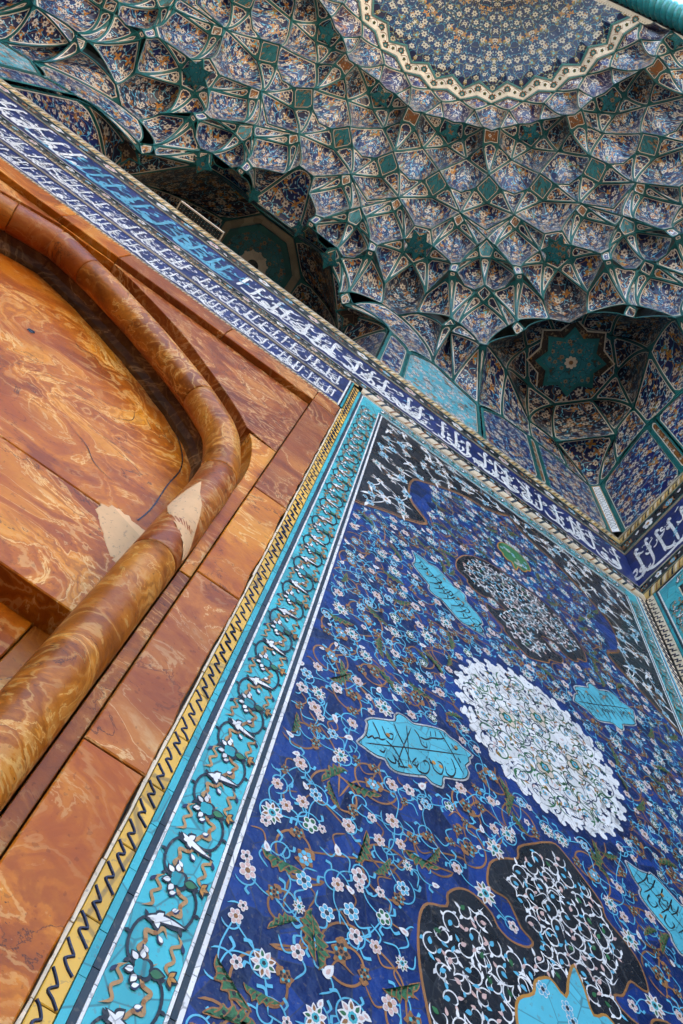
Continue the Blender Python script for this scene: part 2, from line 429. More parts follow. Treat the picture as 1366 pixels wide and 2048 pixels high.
FAC_K = [   # straddle the 45 axis
 ('arabesque_cell', 'arab', ['c1', 'b2', 'c1"'], ['e1', 'f2', 'e1"'], 0.02, 11, 9),
 ('star_ground', 'dark', ['e1', 'f2', 'e1"'], ['g1', 'k2', 'g1"'], 0.0, 9, 7),
 ('recess_cell', 'cell', ['k2'], ['N1', 'P2', 'N1"'], 0.03, 11, 9),
 ('pointed_star', 'turq', ['m3', 'P2', 'm3"'], ['s2'], 0.0, 9, 9),
 ('deep_cell', 'cell', ['s2'], ['Q', 'w2', 'w2"', 'Q"'], 0.04, 13, 9),
 ('great_star_ground', 'dark', ['u2', 'w2', 'w2"', 'u2"'], ['y1', 'y2', 'y1"'], 0.0, 13, 7),
 ('hood_cell', 'dark', ['y2'], ['z0', 'ra', 'rb', 'ra"', 'z0"'], 0.05, 13, 11),
]
FAC_H = [   # inside the half sector
 ('rhombus', 'rhomb', ['b0', 'b1', 'b2'], ['c1'], 0.0, 9, 9),
 ('corner_triangle', 'kite', ['c1'], ['d1', 'e1'], 0.0, 7, 7),
 ('flat_kite', 'dark', ['e1', 'g1'], ['d1'], 0.0, 7, 7),
 ('side_cell', 'dark', ['g1', 'd1'], ['N1', 'o1'], 0.02, 9, 9),
 ('flat_kite', 'dark', ['g1', 'k2'], ['N1'], 0.0, 7, 7),
 ('fan_triangle', 'kite', ['N1', 'o1'], ['P0'], 0.0, 7, 9),
 ('hollow_cell', 'cell', ['P0', 'N1', 'P2'], ['m1', 'm2', 'm3'], 0.03, 11, 9),
 ('dart', 'kite', ['m1', 'm2', 'm3'], ['Q'], 0.0, 9, 9),
 ('kite', 'kite', ['s0', 'm1'], ['Q'], 0.0, 7, 9),
 ('kite', 'kite', ['m3', 's2'], ['Q'], 0.0, 7, 9),
 ('hanging_star', 'orange', ['q3', 'Q', 'q1'], ['q2'], 0.0, 9, 7),
 ('spandrel_triangle', 'kite', ['Q', 'q3'], ['S0', 'u1'], 0.0, 7, 9),
 ('kite', 'kite', ['q3', 'q2'], ['u1'], 0.0, 7, 9),
 ('square_cell', 'cell', ['q2'], ['u1', 'v1', 'v2', 'u2'], 0.03, 13, 9),
 ('kite', 'kite', ['q2', 'q1'], ['u2'], 0.0, 7, 9),
 ('spandrel_triangle', 'kite', ['q1', 'Q'], ['u2', 'w2'], 0.0, 7, 9),
 ('lower_kite', 'kite', ['S0', 'u1'], ['p1', 'v1'], 0.0, 7, 9),
 ('lower_kite', 'dark', ['p1', 'p2'], ['v1'], 0.0, 7, 9),
 ('scallop_cell', 'cell', ['p2'], ['K0', 'sc1', 'sc2', 'br1'], 0.03, 13, 9),
 ('scallop_side', 'kite', ['p2', 'v1'], ['br1', 'br1'], 0.0, 7, 7),
 ('bracket_cap', 'rhomb', ['v1', 'v2'], ['br1', 'br2'], 0.0, 5, 5),
 ('bracket_star', 'turq', ['br1', 'br2'], ['br4', 'br3'], 0.0, 5, 5),
 ('side_kite', 'dark', ['u2', 'y1'], ['v2'], 0.0, 7, 9),
 ('side_scallop', 'cell', ['y1', 'v2'], ['z0', 'br2'], 0.02, 9, 9),
 ('tall_kite', 'dark', ['y1', 'y2'], ['z0'], 0.0, 7, 9),
]
FAC_LOW = [  # lower tier beside the pendants
 ('fan_kite_low', 'kite', ['br4', 'br3'], ['L'], 0.0, 7, 9),
 ('fan_triangle_low', 'kite', ['bs1', 'sc1', 'sc2', 'br4'], ['L'], 0.0, 9, 9),
 ('fan_triangle_low', 'kite', ['br3', 'z0'], ['L', 'ra'], 0.0, 7, 9),
 ('pendant_kite', 'dark', ['bs1', 'bs2'], ['L1'], 0.0, 7, 9),
 ('pendant_sliver', 'dark', ['L', 'bs1'], ['L1', 'L1'], 0.0, 5, 7),
 ('lower_star', 'dark', ['Ls3', 'L', 'Ls1'], ['Ls2'], 0.0, 7, 7),
]
FAC_LOWM = [
 ('pendant_cell', 'cell', ['bs2'], ["L1'", "zb'", 'zb', 'L1'], 0.03, 13, 9),
]

def node(nm, base, mir):
    """base: rotation in degrees added, mir: mirror the half sector about 56.25"""
    if nm.endswith("'"): r, t, h = ND[nm[:-1]]; t = 2 * MM - t
    elif nm.endswith('"'): r, t, h = ND[nm[:-1]]; t = 2 * KK - t
    else: r, t, h = ND[nm]
    if mir: t = 2 * MM - t
    return polar(r, t + base, h)

vault = thing('muqarnas_vault', 'honeycombed muqarnas half dome of blue mosaic cells over the portal', 'vault', W(X0, Y0, HR))
vault_inv = Matrix.Translation(Vector(W(X0, Y0, HR))).inverted()
def vpart(mb, name, mats):
    o = build(mb, name, mats, vault)
    o.matrix_parent_inverse = vault_inv
    return o
ribs = {}
def rib_add(key, a, b, curve):
    k = tuple(sorted([tuple(np.round(a, 2)), tuple(np.round(b, 2))]))
    ribs.setdefault(k, (key, curve))
def facet(spec, base, mir):
    name, mat, top, bot, bul, nu, nv = spec
    tp = [node(n, base, mir) for n in top]; bt = [node(n, base, mir) for n in bot]
    if mir: tp, bt = tp[::-1], bt[::-1]
    allp = np.array(tp + bt)
    if allp[:, 1].max() < Y0 + 0.02: return
    mb = MB()
    patch(mb, tp, bt, nu, nv, bul)
    vpart(mb, name, MQ[mat])
    loop = tp + bt[::-1]
    for a, b in zip(loop, loop[1:] + loop[:1]):
        if np.linalg.norm(a - b) > 0.03: rib_add(0, a, b, None if max(a[1], b[1]) <= Y0 + 1e-6 else (a, b))

for k in range(-3, 6):
    base = 22.5 * k
    c56 = MM + base
    for mir in (False, True):
        lo = base + (KK if not mir else MM); hi = lo + 11.25
        if hi < -0.1 or lo > 172: continue
        over_door = (abs(lo - 90) < 1 and not mir) or (abs(hi - 90) < 1 and mir)
        for sp in FAC_H:
            if over_door and sp[0] in ('side_kite', 'side_scallop', 'tall_kite'): continue
            facet(sp, base, mir)
        # lower tier only where the square base leaves room for it
        mid = (lo + hi) / 2
        a90 = abs(mid - 90)
        if 12 < a90 < 78: 
            for sp in FAC_LOW: facet(sp, base, mir)
    if -2 < c56 < 172:
        for sp in FAC_M: facet(sp, base, False)
        if abs(abs(c56 - 90) - 33.75) < 1 or abs(abs(c56 - 90) - 56.25) < 1:
            for sp in FAC_LOWM: facet(sp, base, False)
    if -1 < KK + base < 172:
        for sp in FAC_K:
            if abs(KK + base - 90) < 1 and sp[0] in ('great_star_ground', 'hood_cell'): continue
            facet(sp, base, False)

# raised stars on the flat grounds
def star_poly(c, R1, R2, n, rot):
    out = []
    for i in range(2 * n):
        a = math.radians(rot) + math.pi * i / n
        rr = R1 if i % 2 == 0 else R2
        out.append((c[0] + rr * math.cos(a), c[1] + rr * math.sin(a)))
    return out
def flat_star(name, c, h, R1, R2, n, rot, mats, drop=0.012, part=vpart, inner=0.84):
    mb = MB()
    for sc_, dz, mi in ((1.0, 0, 0), (inner, 0.0015, 1)):
        pl = star_poly(c, R1 * sc_, R2 * sc_, n, rot)
        pl = [(x, max(y, Y0)) for x, y in pl]
        z = h - drop - dz
        pts = [W(x, y, z) for x, y in pl] + [W(c[0], max(c[1], Y0), z)]
        m = len(pl)
        uv = [(p[0] * 1.0 + c[0] * 3, p[1] + c[1] * 5) for p in pl] + [(c[0] * 4, c[1] * 6)]
        mb.add(pts, [(i, m, (i + 1) % m) for i in range(m)], mi, uv, [1.0] * (m + 1))
        if mi == 0:
            top = [W(x, y, h + 0.01) for x, y in pl]
            mb.add([W(x, y, z) for x, y in pl] + top, [(i, (i + 1) % m, m + (i + 1) % m, m + i) for i in range(m)], 0, [(0, 0)] * (2 * m), [1.0] * (2 * m))
    return part(mb, name, mats)
for k in range(-2, 6):
    th = KK + 22.5 * k
    if th < -1: continue
    p = polar(1.868, th, 8.47); flat_star('five_point_star', p, 8.465, 0.112, 0.055, 5, th, [G['teal'], MQ['turq']])
    if abs(th - 90) < 1: continue
    p = polar(2.795, th, 6.90); flat_star('great_star', p, 6.90, 0.125, 0.075, 7 if th != 90 else 8, th, [G['teal'], MQ['turq']], 0.02)

# ribs along every edge
mb = MB(); nrib = 0
def rib_mesh(mb, a, b, w=0.0032, d=0.005):
    cv = edge_curve(a, b, 6 if abs(a[2] - b[2]) > 0.06 else 2)
    n = len(cv)
    pts = []
    for i in range(n):
        t = cv[min(i + 1, n - 1)] - cv[max(i - 1, 0)]; t /= np.linalg.norm(t) + 1e-9
        s = np.cross(t, (0, 0, 1.0)); ln = np.linalg.norm(s)
        s = s / ln if ln > 1e-6 else np.array((1.0, 0, 0))
        dn = np.cross(s, t); dn = dn if dn[2] < 0 else -dn
        c = cv[i]
        for q in (c - s * w, c - s * w * 0.5 + dn * d, c + s * w * 0.5 + dn * d, c + s * w): pts.append(W(*q))
    fc = []
    for i in range(n - 1):
        for j in range(3):
            fc.append((4 * i + j, 4 * i + j + 1, 4 * i + 5 + j, 4 * i + 4 + j))
    mb.add(pts, fc)
sect = {}
for k, (key, c) in ribs.items():
    if c is None: continue
    a, b = c
    mid = (a + b) / 2
    th = math.degrees(math.atan2(mid[1] - Y0, mid[0] - X0))
    sect.setdefault(int(th // 11.25), MB())
    rib_mesh(sect[int(th // 11.25)], a, b)
for k, m_ in sorted(sect.items()): vpart(m_, 'rib_net', G['teal'])['kind'] = 'stuff'

# backing shell behind the cells
mb = MB()
prof = [(0.0, 10.9), (1.5, 10.1), (2.1, 9.4), (2.7, 8.7), (3.3, 8.2), (4.7, 8.0), (6.2, 8.0)]
na = 40
pts = []
for r, h in prof:
    for i in range(na + 1):
        t = math.pi * (i / na)
        pts.append(W(X0 + r * math.cos(t), Y0 + r * math.sin(t) - 0.02, h))
mb.add(pts, [(j * (na + 1) + i, j * (na + 1) + i + 1, (j + 1) * (na + 1) + i + 1, (j + 1) * (na + 1) + i) for j in range(len(prof) - 1) for i in range(na)])
vpart(mb, 'shell', G['grey'])

# ------------------------------------------------------------------ wall frames: local x along the wall, y up, z out of the wall, in layout units
WALLB = 1.980
class Frame:
    def __init__(self, org, rot): self.org, self.rot = org, rot
    def thing(self, name, label, cat, x0, z0, group=None, zs=1.0):
        o = link(name, None)
        o.matrix_world = Matrix.Translation(Vector(W(*self.org))) @ self.rot.to_4x4() @ Matrix.Diagonal((S, S, S * zs, 1)) @ Matrix.Translation((x0, z0, 0))
        o.empty_display_size = 0.1
        o['_x0'] = 0.0
        del o['_x0']
        self.orig = getattr(self, 'orig', {}); self.orig[o.name] = (x0, z0)
        return tag(o, label, cat, group)
    def part(self, th, mb, name, mats, smooth=False, parent=None):
        o = build(mb, name, mats, parent or th, smooth)
        if parent is None:
            x0, z0 = self.orig[th.name]
            o.location = (-x0, -z0, 0)
        return o
    def single(self, mb, name, mats, label=None, cat=None, kind=None, group=None, smooth=False):
        o = build(mb, name, mats, None, smooth)
        o.matrix_world = Matrix.Translation(Vector(W(*self.org))) @ self.rot.to_4x4() @ Matrix.Scale(S, 4)
        return tag(o, label, cat, group, kind)
FA = Frame((0, 1, 0), Matrix(((1, 0, 0), (0, 0, -1), (0, 1, 0))))
FB = Frame((WALLB, 1, 0), Matrix(((0, 0, -1), (-1, 0, 0), (0, 1, 0))))

LY = 0.0008
def poly(mb, pts, z, mi=0):
    mb.add([(p[0], p[1], z) for p in pts], [list(range(len(pts)))], mi)
def rect(mb, x0, z0, x1, z1, off, mi=0, back=None):
    """slab with its front at off; sides go back to 'back'"""
    if back is None:
        poly(mb, [(x0, z0), (x1, z0), (x1, z1), (x0, z1)], off, mi)
    else:
        mb.box((x0, z0, back), (x1, z1, off), mi)
def catmull(P, n=8, closed=False):
    P = np.asarray(P, float)
    if len(P) < 3 and not closed:
        t = np.linspace(0, 1, n + 1)[:, None]; return P[0] * (1 - t) + P[1] * t
    if closed: Q = np.concatenate([P[-1:], P, P[:2]])
    else: Q = np.concatenate([2 * P[:1] - P[1:2], P, 2 * P[-1:] - P[-2:-1]])
    out = []
    for i in range(1, len(Q) - 2):
        p0, p1, p2, p3 = Q[i - 1:i + 3]
        for t in np.linspace(0, 1, n, endpoint=False):
            out.append(0.5 * ((2 * p1) + (-p0 + p2) * t + (2 * p0 - 5 * p1 + 4 * p2 - p3) * t * t + (-p0 + 3 * p1 - 3 * p2 + p3) * t ** 3))
    if not closed: out.append(Q[-2])
    return np.array(out)
def strip(mb, P, w, z, mi=0, closed=False, taper=None, nib=None):
    P = np.asarray(P, float); n = len(P)
    if n < 2: return
    if closed: T = np.roll(P, -1, 0) - np.roll(P, 1, 0)
    else:
        T = np.gradient(P, axis=0)
    T /= (np.linalg.norm(T, axis=1)[:, None] + 1e-12)
    Nn = np.stack([-T[:, 1], T[:, 0]], 1)
    ww = np.full(n, w) if np.isscalar(w) else np.asarray(w, float)
    if nib is not None:
        nv_ = np.array((math.cos(nib[0]), math.sin(nib[0])))
        ww = ww * (nib[1] + (1 - nib[1]) * np.abs(T[:, 0] * nv_[1] - T[:, 1] * nv_[0]))
    if taper is not None:
        s = np.linspace(0, 1, n)
        ww = ww * np.clip(np.minimum(s / max(taper[0], 1e-6), (1 - s) / max(taper[1], 1e-6)), 0.12, 1)
    A = P + Nn * ww[:, None] / 2; B = P - Nn * ww[:, None] / 2
    pts = [(a[0], a[1], z) for a in A] + [(b[0], b[1], z) for b in B]
    m = n if closed else n - 1
    mb.add(pts, [(i, n + i, n + (i + 1) % n, (i + 1) % n) for i in range(m)], mi)
def rosette(cx, cy, R, n, amp, rot=0, seg=6, sharp=1.0):
    out = []
    for i in range(n * seg):
        a = 2 * math.pi * i / (n * seg)
        c = abs(math.cos(n * a / 2)) ** sharp
        rr = R * (1 - amp + amp * c)
        out.append((cx + rr * math.cos(a + rot), cy + rr * math.sin(a + rot)))
    return out
def leafpts(cx, cy, L, w, ang, curl=0.0, n=9):
    """pointed leaf from base (cx,cy) of length L"""
    out = []
    ca, sa = math.cos(ang), math.sin(ang)
    t = np.linspace(0, 1, n)
    up = [(L * q, w * math.sin(math.pi * q ** 0.8) * 0.5 + curl * L * q * q) for q in t]
    dn = [(L * q, -w * math.sin(math.pi * q ** 0.8) * 0.5 + curl * L * q * q) for q in t[::-1][1:-1]]
    return [(cx + x * ca - y * sa, cy + x * sa + y * ca) for x, y in up + dn]

# ------------------------------------------------------------------ onyx marble
def onyx(name, tones, scale=1.0, contrast=1.0):
    m, nt, b = newmat(name)
    tc = nd(nt, 'ShaderNodeTexCoord'); oi = nd(nt, 'ShaderNodeObjectInfo')
    off = nd(nt, 'ShaderNodeVectorMath', operation='SCALE'); off.inputs[0].default_value = (7.3, 3.1, 5.7)
    nt.links.new(math_n(nt, 'MULTIPLY', oi.outputs['Random'], 9.0), off.inputs[3])
    ad = nd(nt, 'ShaderNodeVectorMath', operation='ADD'); nt.links.new(tc.outputs['Object'], ad.inputs[0]); nt.links.new(off.outputs[0], ad.inputs[1])
    mp = nd(nt, 'ShaderNodeMapping'); mp.inputs['Scale'].default_value = (1.3 * scale, 1.9 * scale, 1.7 * scale); mp.inputs['Rotation'].default_value = (0, 0, math.radians(38))
    nt.links.new(ad.outputs[0], mp.inputs[0])
    n1 = nd(nt, 'ShaderNodeTexNoise', i_Scale=1.15, i_Detail=4.0, i_Roughness=0.5, i_Distortion=0.7); nt.links.new(mp.outputs[0], n1.inputs['Vector'])
    n2 = nd(nt, 'ShaderNodeTexNoise', i_Scale=2.6, i_Detail=7.0, i_Roughness=0.58, i_Distortion=1.1); nt.links.new(mp.outputs[0], n2.inputs['Vector'])
    n3 = nd(nt, 'ShaderNodeTexNoise', i_Scale=30.0, i_Detail=5.0, i_Roughness=0.7); nt.links.new(mp.outputs[0], n3.inputs['Vector'])
    n6 = nd(nt, 'ShaderNodeTexNoise', i_Scale=1.7, i_Detail=2.0); nt.links.new(mp.outputs[0], n6.inputs['Vector'])
    amp = nd(nt, 'ShaderNodeMapRange'); amp.inputs[1].default_value = 0.38; amp.inputs[2].default_value = 0.64; amp.inputs[3].default_value = 0.015; amp.inputs[4].default_value = 0.17 * contrast
    nt.links.new(n6.outputs[0], amp.inputs[0])
    band = math_n(nt, 'SINE', math_n(nt, 'ADD', math_n(nt, 'MULTIPLY', n1.outputs[0], 120.0), math_n(nt, 'MULTIPLY', n2.outputs[0], 42.0)))
    k = math_n(nt, 'ADD', n2.outputs[0], math_n(nt, 'MULTIPLY', math_n(nt, 'SUBTRACT', n3.outputs[0], 0.5), 0.20))
    k = math_n(nt, 'ADD', k, math_n(nt, 'MULTIPLY', math_n(nt, 'SUBTRACT', oi.outputs['Random'], 0.5), 0.08))
    col = ramp_n(nt, k, [(0.32, tones[0]), (0.44, tones[1]), (0.53, tones[2]), (0.63, tones[3]), (0.76, tones[4])])
    def sm(x, lo, hi):
        q = nd(nt, 'ShaderNodeMapRange'); q.interpolation_type = 'SMOOTHSTEP'; q.inputs[1].default_value = lo; q.inputs[2].default_value = hi
        nt.links.new(x, q.inputs[0]); return q.outputs[0]
    msk = sm(n6.outputs[0], 0.36, 0.60)
    col = mix_n(nt, math_n(nt, 'MULTIPLY', math_n(nt, 'MULTIPLY', sm(band, 0.2, 1.0), msk), 0.5 * contrast), col, tones[0])
    col = mix_n(nt, math_n(nt, 'MULTIPLY', math_n(nt, 'MULTIPLY', sm(math_n(nt, 'MULTIPLY', band, -1.0), 0.55, 1.0), msk), 0.42 * contrast), col, tones[4])
    vein = less(nt, math_n(nt, 'ABSOLUTE', math_n(nt, 'SUBTRACT', n2.outputs[0], 0.545)), 0.007, 0.006)
    col = mix_n(nt, math_n(nt, 'MULTIPLY', vein, 0.8), col, tones[4])
    cv = nd(nt, 'ShaderNodeTexVoronoi', feature='DISTANCE_TO_EDGE', i_Scale=1.1); cw = nd(nt, 'ShaderNodeVectorMath', operation='ADD')
    cs_ = nd(nt, 'ShaderNodeVectorMath', operation='SCALE'); nt.links.new(n2.outputs['Color'], cs_.inputs[0]); cs_.inputs[3].default_value = 0.9
    nt.links.new(mp.outputs[0], cw.inputs[0]); nt.links.new(cs_.outputs[0], cw.inputs[1]); nt.links.new(cw.outputs[0], cv.inputs['Vector'])
    col = mix_n(nt, math_n(nt, 'MULTIPLY', less(nt, cv.outputs['Distance'], 0.004, 0.003), 0.8), col, (0.06, 0.025, 0.01))
    n4 = nd(nt, 'ShaderNodeTexNoise', i_Scale=1.3, i_Detail=3.0); nt.links.new(mp.outputs[0], n4.inputs['Vector'])
    blot = nd(nt, 'ShaderNodeMapRange'); blot.inputs[1].default_value = 0.46; blot.inputs[2].default_value = 0.62
    nt.links.new(n4.outputs[0], blot.inputs[0])
    col = mix_n(nt, math_n(nt, 'MULTIPLY', blot.outputs[0], 0.72), col, tones[5])
    n5 = nd(nt, 'ShaderNodeTexNoise', i_Scale=70.0, i_Detail=4.0); nt.links.new(tc.outputs['Object'], n5.inputs['Vector'])
    col = mix_n(nt, math_n(nt, 'MULTIPLY', math_n(nt, 'GREATER_THAN', n5.outputs[0], 0.66), 0.3), col, tuple(c * 0.3 for c in tones[0]))
    nt.links.new(col, b.inputs['Base Color'])
    rr = nd(nt, 'ShaderNodeMapRange'); rr.inputs[3].default_value = 0.22; rr.inputs[4].default_value = 0.50
    nt.links.new(n3.outputs[0], rr.inputs[0]); nt.links.new(rr.outputs[0], b.inputs['Roughness'])
    b.inputs['Specular IOR Level'].default_value = 0.26
    bp = nd(nt, 'ShaderNodeBump'); bp.inputs['Strength'].default_value = 0.18; bp.inputs['Distance'].default_value = 0.006
    nt.links.new(math_n(nt, 'ADD', n3.outputs[0], n5.outputs[0]), bp.inputs['Height']); nt.links.new(bp.outputs[0], b.inputs['Normal'])
    return m
ON_A = onyx('amber onyx', ((0.27, 0.058, 0.003), (0.47, 0.122, 0.005), (0.64, 0.21, 0.009), (0.71, 0.275, 0.020), (0.80, 0.48, 0.16), (0.37, 0.078, 0.003)))
ON_B = onyx('russet onyx', ((0.18, 0.040, 0.007), (0.33, 0.080, 0.010), (0.47, 0.14, 0.018), (0.56, 0.205, 0.035), (0.72, 0.44, 0.18), (0.26, 0.062, 0.012)), 1.1)
ON_C = onyx('honey onyx', ((0.20, 0.052, 0.005), (0.37, 0.108, 0.009), (0.52, 0.175, 0.016), (0.60, 0.24, 0.032), (0.70, 0.40, 0.12), (0.28, 0.07, 0.006)), 1.25, 1.25)
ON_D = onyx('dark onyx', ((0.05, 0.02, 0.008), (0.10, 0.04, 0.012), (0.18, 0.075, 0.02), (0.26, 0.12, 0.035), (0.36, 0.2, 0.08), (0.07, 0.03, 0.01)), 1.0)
PLAST = glaze('old plaster', (0.62, 0.38, 0.20), 0.9, 0.3, 0.25, crack=False)

def offset_poly(P, d):
    P = np.asarray(P, float); n = len(P)
    area = 0.5 * np.sum(P[:, 0] * np.roll(P[:, 1], -1) - np.roll(P[:, 0], -1) * P[:, 1])
    sg = 1 if area > 0 else -1
    out = []
    for i in range(n):
        a = P[i] - P[i - 1]; b = P[(i + 1) % n] - P[i]
        na_ = np.array((-a[1], a[0])) / (np.linalg.norm(a) + 1e-9); nb_ = np.array((-b[1], b[0])) / (np.linalg.norm(b) + 1e-9)
        m = na_ + nb_; L = np.linalg.norm(m)
        m = m / L if L > 1e-6 else na_
        out.append(P[i] + sg * m * d / max(0.35, m @ na_))
    return np.array(out)
def slab(mb, P, back, front, ch=0.0025, mi=0):
    P = [tuple(p) for p in P]; n = len(P)
    I = offset_poly(P, ch)
    pts = [(p[0], p[1], back) for p in P] + [(p[0], p[1], front - ch) for p in P] + [(p[0], p[1], front) for p in I]
    fc = [(i, (i + 1) % n, n + (i + 1) % n, n + i) for i in range(n)] + [(n + i, n + (i + 1) % n, 2 * n + (i + 1) % n, 2 * n + i) for i in range(n)] + [list(range(2 * n, 3 * n))]
    mb.add(pts, fc, mi)
def slab_part(fr, th, P, back, front, mat, name='slab', ch=0.0025):
    mb = MB(); slab(mb, P, back, front, ch)
    return fr.part(th, mb, name, mat)

# ------------------------------------------------------------------ the back wall: core masonry
DOORX = X0
def mirx(x): return 2 * DOORX - x
mb = MB()
mb.box((-4.2, -1.0, -0.9), (2.6, 4.6, -0.32))
mb.box((0.19, 4.6, -0.9), (2.6, 8.2, -0.05)); mb.box((-4.2, 4.6, -0.9), (mirx(0.19), 8.2, -0.05))
mb.box((mirx(0.19), 7.9, -1.6), (0.19, 8.4, -0.05))
mb.box((mirx(0.19) - 0.2, 4.3, -1.6), (0.19 + 0.2, 8.4, -1.4))
o = FA.single(mb, 'back_wall', G['grey'], kind='structure')
mb = MB(); mb.box((-0.2, -1.0, -0.6), (3.01, 8.2, -0.08)); mb.box((0, -1.0, -0.3), (3.01, 4.62, -0.006))
FB.single(mb, 'side_wall', G['grey'], kind='structure')
FC = Frame((mirx(WALLB), 1, 0), Matrix(((0, 0, 1), (-1, 0, 0), (0, 1, 0))))
mb = MB(); mb.box((-0.2, -1.0, -0.6), (3.01, 8.2, 0.0))
FC.single(mb, 'far_side_wall', G['navy'], kind='structure')

# ------------------------------------------------------------------ onyx portal
portal = FA.thing('onyx_portal', 'orange onyx door surround with keel arched round moulding', 'portal', DOORX, -1.0)
rj = random.Random(11)
def jag(x, za, zb, n, amp):
    return [(x + rj.uniform(-amp, amp), za + (zb - za) * i / n) for i in range(n + 1)]
def both(P): return P, [(mirx(x), z) for x, z in P][::-1]
# flat outer frame, one slab per block
for z0, z1, mt in ((-1.0, 0.42, ON_B), (0.424, 1.02, ON_A), (1.024, 1.634, ON_B), (1.639, 2.205, ON_A), (2.21, 3.255, ON_B)):
    P = [(0.026, z0), (0.026, z1)] + [(0.026, z1)][:0] + jag(0.142, z1, z0, max(6, int((z1 - z0) * 16)), 0.0035)
    for q in both(P): slab_part(FA, portal, q, -0.3, 0.004 + rj.uniform(0, 0.003), mt, 'frame_slab')
xs = [0.026, -0.42, -0.93, -1.2, -1.7, mirx(0.026)]
top_m = [ON_B, ON_B, ON_A, ON_A, ON_B]
P = [(0.0265, 3.259), (0.0265, 3.403)] + [(0.138, 3.403)] + jag(0.138, 3.40, 3.259, 4, 0.003)
for q in both(P): slab_part(FA, portal, q, -0.3, 0.005, ON_B, 'frame_slab')
for a, b, mt in zip(xs[:-1], xs[1:], top_m):
    slab_part(FA, portal, [(b + 0.0015, 3.262), (a - 0.0015, 3.262), (a - 0.0015, 3.403), (b + 0.0015, 3.403)], -0.3, 0.006, mt, 'frame_slab')
# spandrels: edge follows the arch
ARE = [(-0.008, -1.0), (-0.008, 1.2), (-0.008, 1.9), (-0.008, 2.10), (-0.016, 2.24), (-0.034, 2.354), (-0.085, 2.495), (-0.16, 2.61), (-0.259, 2.715), (-0.40, 2.84), (-0.54, 2.955), (-0.76, 3.08), (-0.93, 3.15), (-1.054, 3.195)]
ARE = [(x if z < 2.0 else (x - DOORX) * (1 + 0.03 * min(1, (z - 2.0) / 0.5)) * 0.985 + DOORX, z if z < 2.0 else z * (1 + 0.030 * min(1, (z - 2.0) / 0.5))) for x, z in ARE]
ARE[-1] = (-1.0545, 3.238)
arc = [tuple(p) for p in catmull(ARE[3:], 4)]
for side in (0, 1):
    P1 = [(0.023, 1.642), (0.023, 2.6)] + [(x, z) for x, z in arc if z < 2.62][::-1] + [(-0.008, 1.642)]
    cut = [(x, z) for x, z in arc if z >= 2.625]
    acut = [p for p in cut[::-1] if p[0] > -0.93]
    zc_ = float(np.interp(0.93, [-p[0] for p in cut], [p[1] for p in cut]))
    P2 = [(0.023, 2.605), (0.023, 3.256), (-0.928, 3.256), (-0.928, zc_)] + acut
    P4 = [(-0.932, 3.256), (-1.054, 3.256)] + [p for p in cut[::-1] if p[0] <= -0.932] + [(-0.932, zc_)]
    P0 = [(0.023, 0.3), (0.023, 1.636), (-0.008, 1.636), (-0.008, 0.3)]
    P00 = [(0.023, -1.0), (0.023, 0.296), (-0.008, 0.296), (-0.008, -1.0)]
    for P, mt in ((P00, ON_A), (P0, ON_C), (P1, ON_A), (P2, ON_B), (P4, ON_A)):
        if side: P = [(mirx(x), z) for x, z in P]
        slab_part(FA, portal, P, -0.13, -0.022, mt, 'spandrel_slab', 0.0015)
# round moulding in drums
TUB = [(-0.068, -1.0), (-0.068, 0.0), (-0.068, 0.8), (-0.068, 1.5), (-0.068, 1.9), (-0.070, 2.06), (-0.088, 2.20), (-0.145, 2.37), (-0.225, 2.47), (-0.33, 2.565), (-0.46, 2.66), (-0.60, 2.75), (-0.80, 2.86), (-0.93, 2.915), (-1.054, 2.955)]
tub = catmull(TUB, 8)
tl = np.r_[0, np.cumsum(np.linalg.norm(np.diff(tub, axis=0), axis=1))]
def at_len(s): return np.array([np.interp(s, tl, tub[:, 0]), np.interp(s, tl, tub[:, 1])])
def z_len(z):
    i = np.argmax(tub[:, 1] >= z); return tl[i]
k_seed = 0.0
def tube_seg(s0, s1, rad, mat, name, mirror, n=14, cen=0.0, ang0=0, ang1=2 * math.pi, na=26):
    mb = MB(); pts = []
    ss = np.concatenate([[s0 + 0.0005, s0 + 0.0025], np.linspace(s0 + 0.006, s1 - 0.006, n), [s1 - 0.0025, s1 - 0.0005]])
    m = len(ss)
    for i, s_ in enumerate(ss):
        p = at_len(s_); t = at_len(min(s_ + 0.01, tl[-1])) - at_len(max(s_ - 0.01, 0)); t /= np.linalg.norm(t)
        nrm = np.array((t[1], -t[0]))
        rr = rad * (0.90 if i in (0, m - 1) else 0.975 if i in (1, m - 2) else 1.0 + 0.006 * math.sin(s_ * 23 + k_seed))
        for j in range(na):
            a = ang0 + (ang1 - ang0) * j / (na - 1 if ang1 - ang0 < 6.2 else na)
            q = p + nrm * rr * math.cos(a); x = q[0]
            pts.append((mirx(x) if mirror else x, q[1], cen + rr * math.sin(a)))
    full = ang1 - ang0 > 6.2
    fc = [(i * na + j, i * na + (j + 1) % na, (i + 1) * na + (j + 1) % na, (i + 1) * na + j) for i in range(m - 1) for j in range(na if full else na - 1)]
    mb.add(pts, fc)
    return FA.part(portal, mb, name, mat, True)
cuts = [0.0, z_len(0.35), z_len(1.565), z_len(2.10), z_len(2.40) + 0.17, tl[-1] - 0.17, tl[-1]]
for k, mt in enumerate((ON_C, ON_C, ON_B, ON_C, ON_C, ON_B)):
    for mir in (False, True):
        tube_seg(cuts[k], cuts[k + 1], 0.0565, mt, 'moulding_drum', mir, 14 if k < 3 else 22)
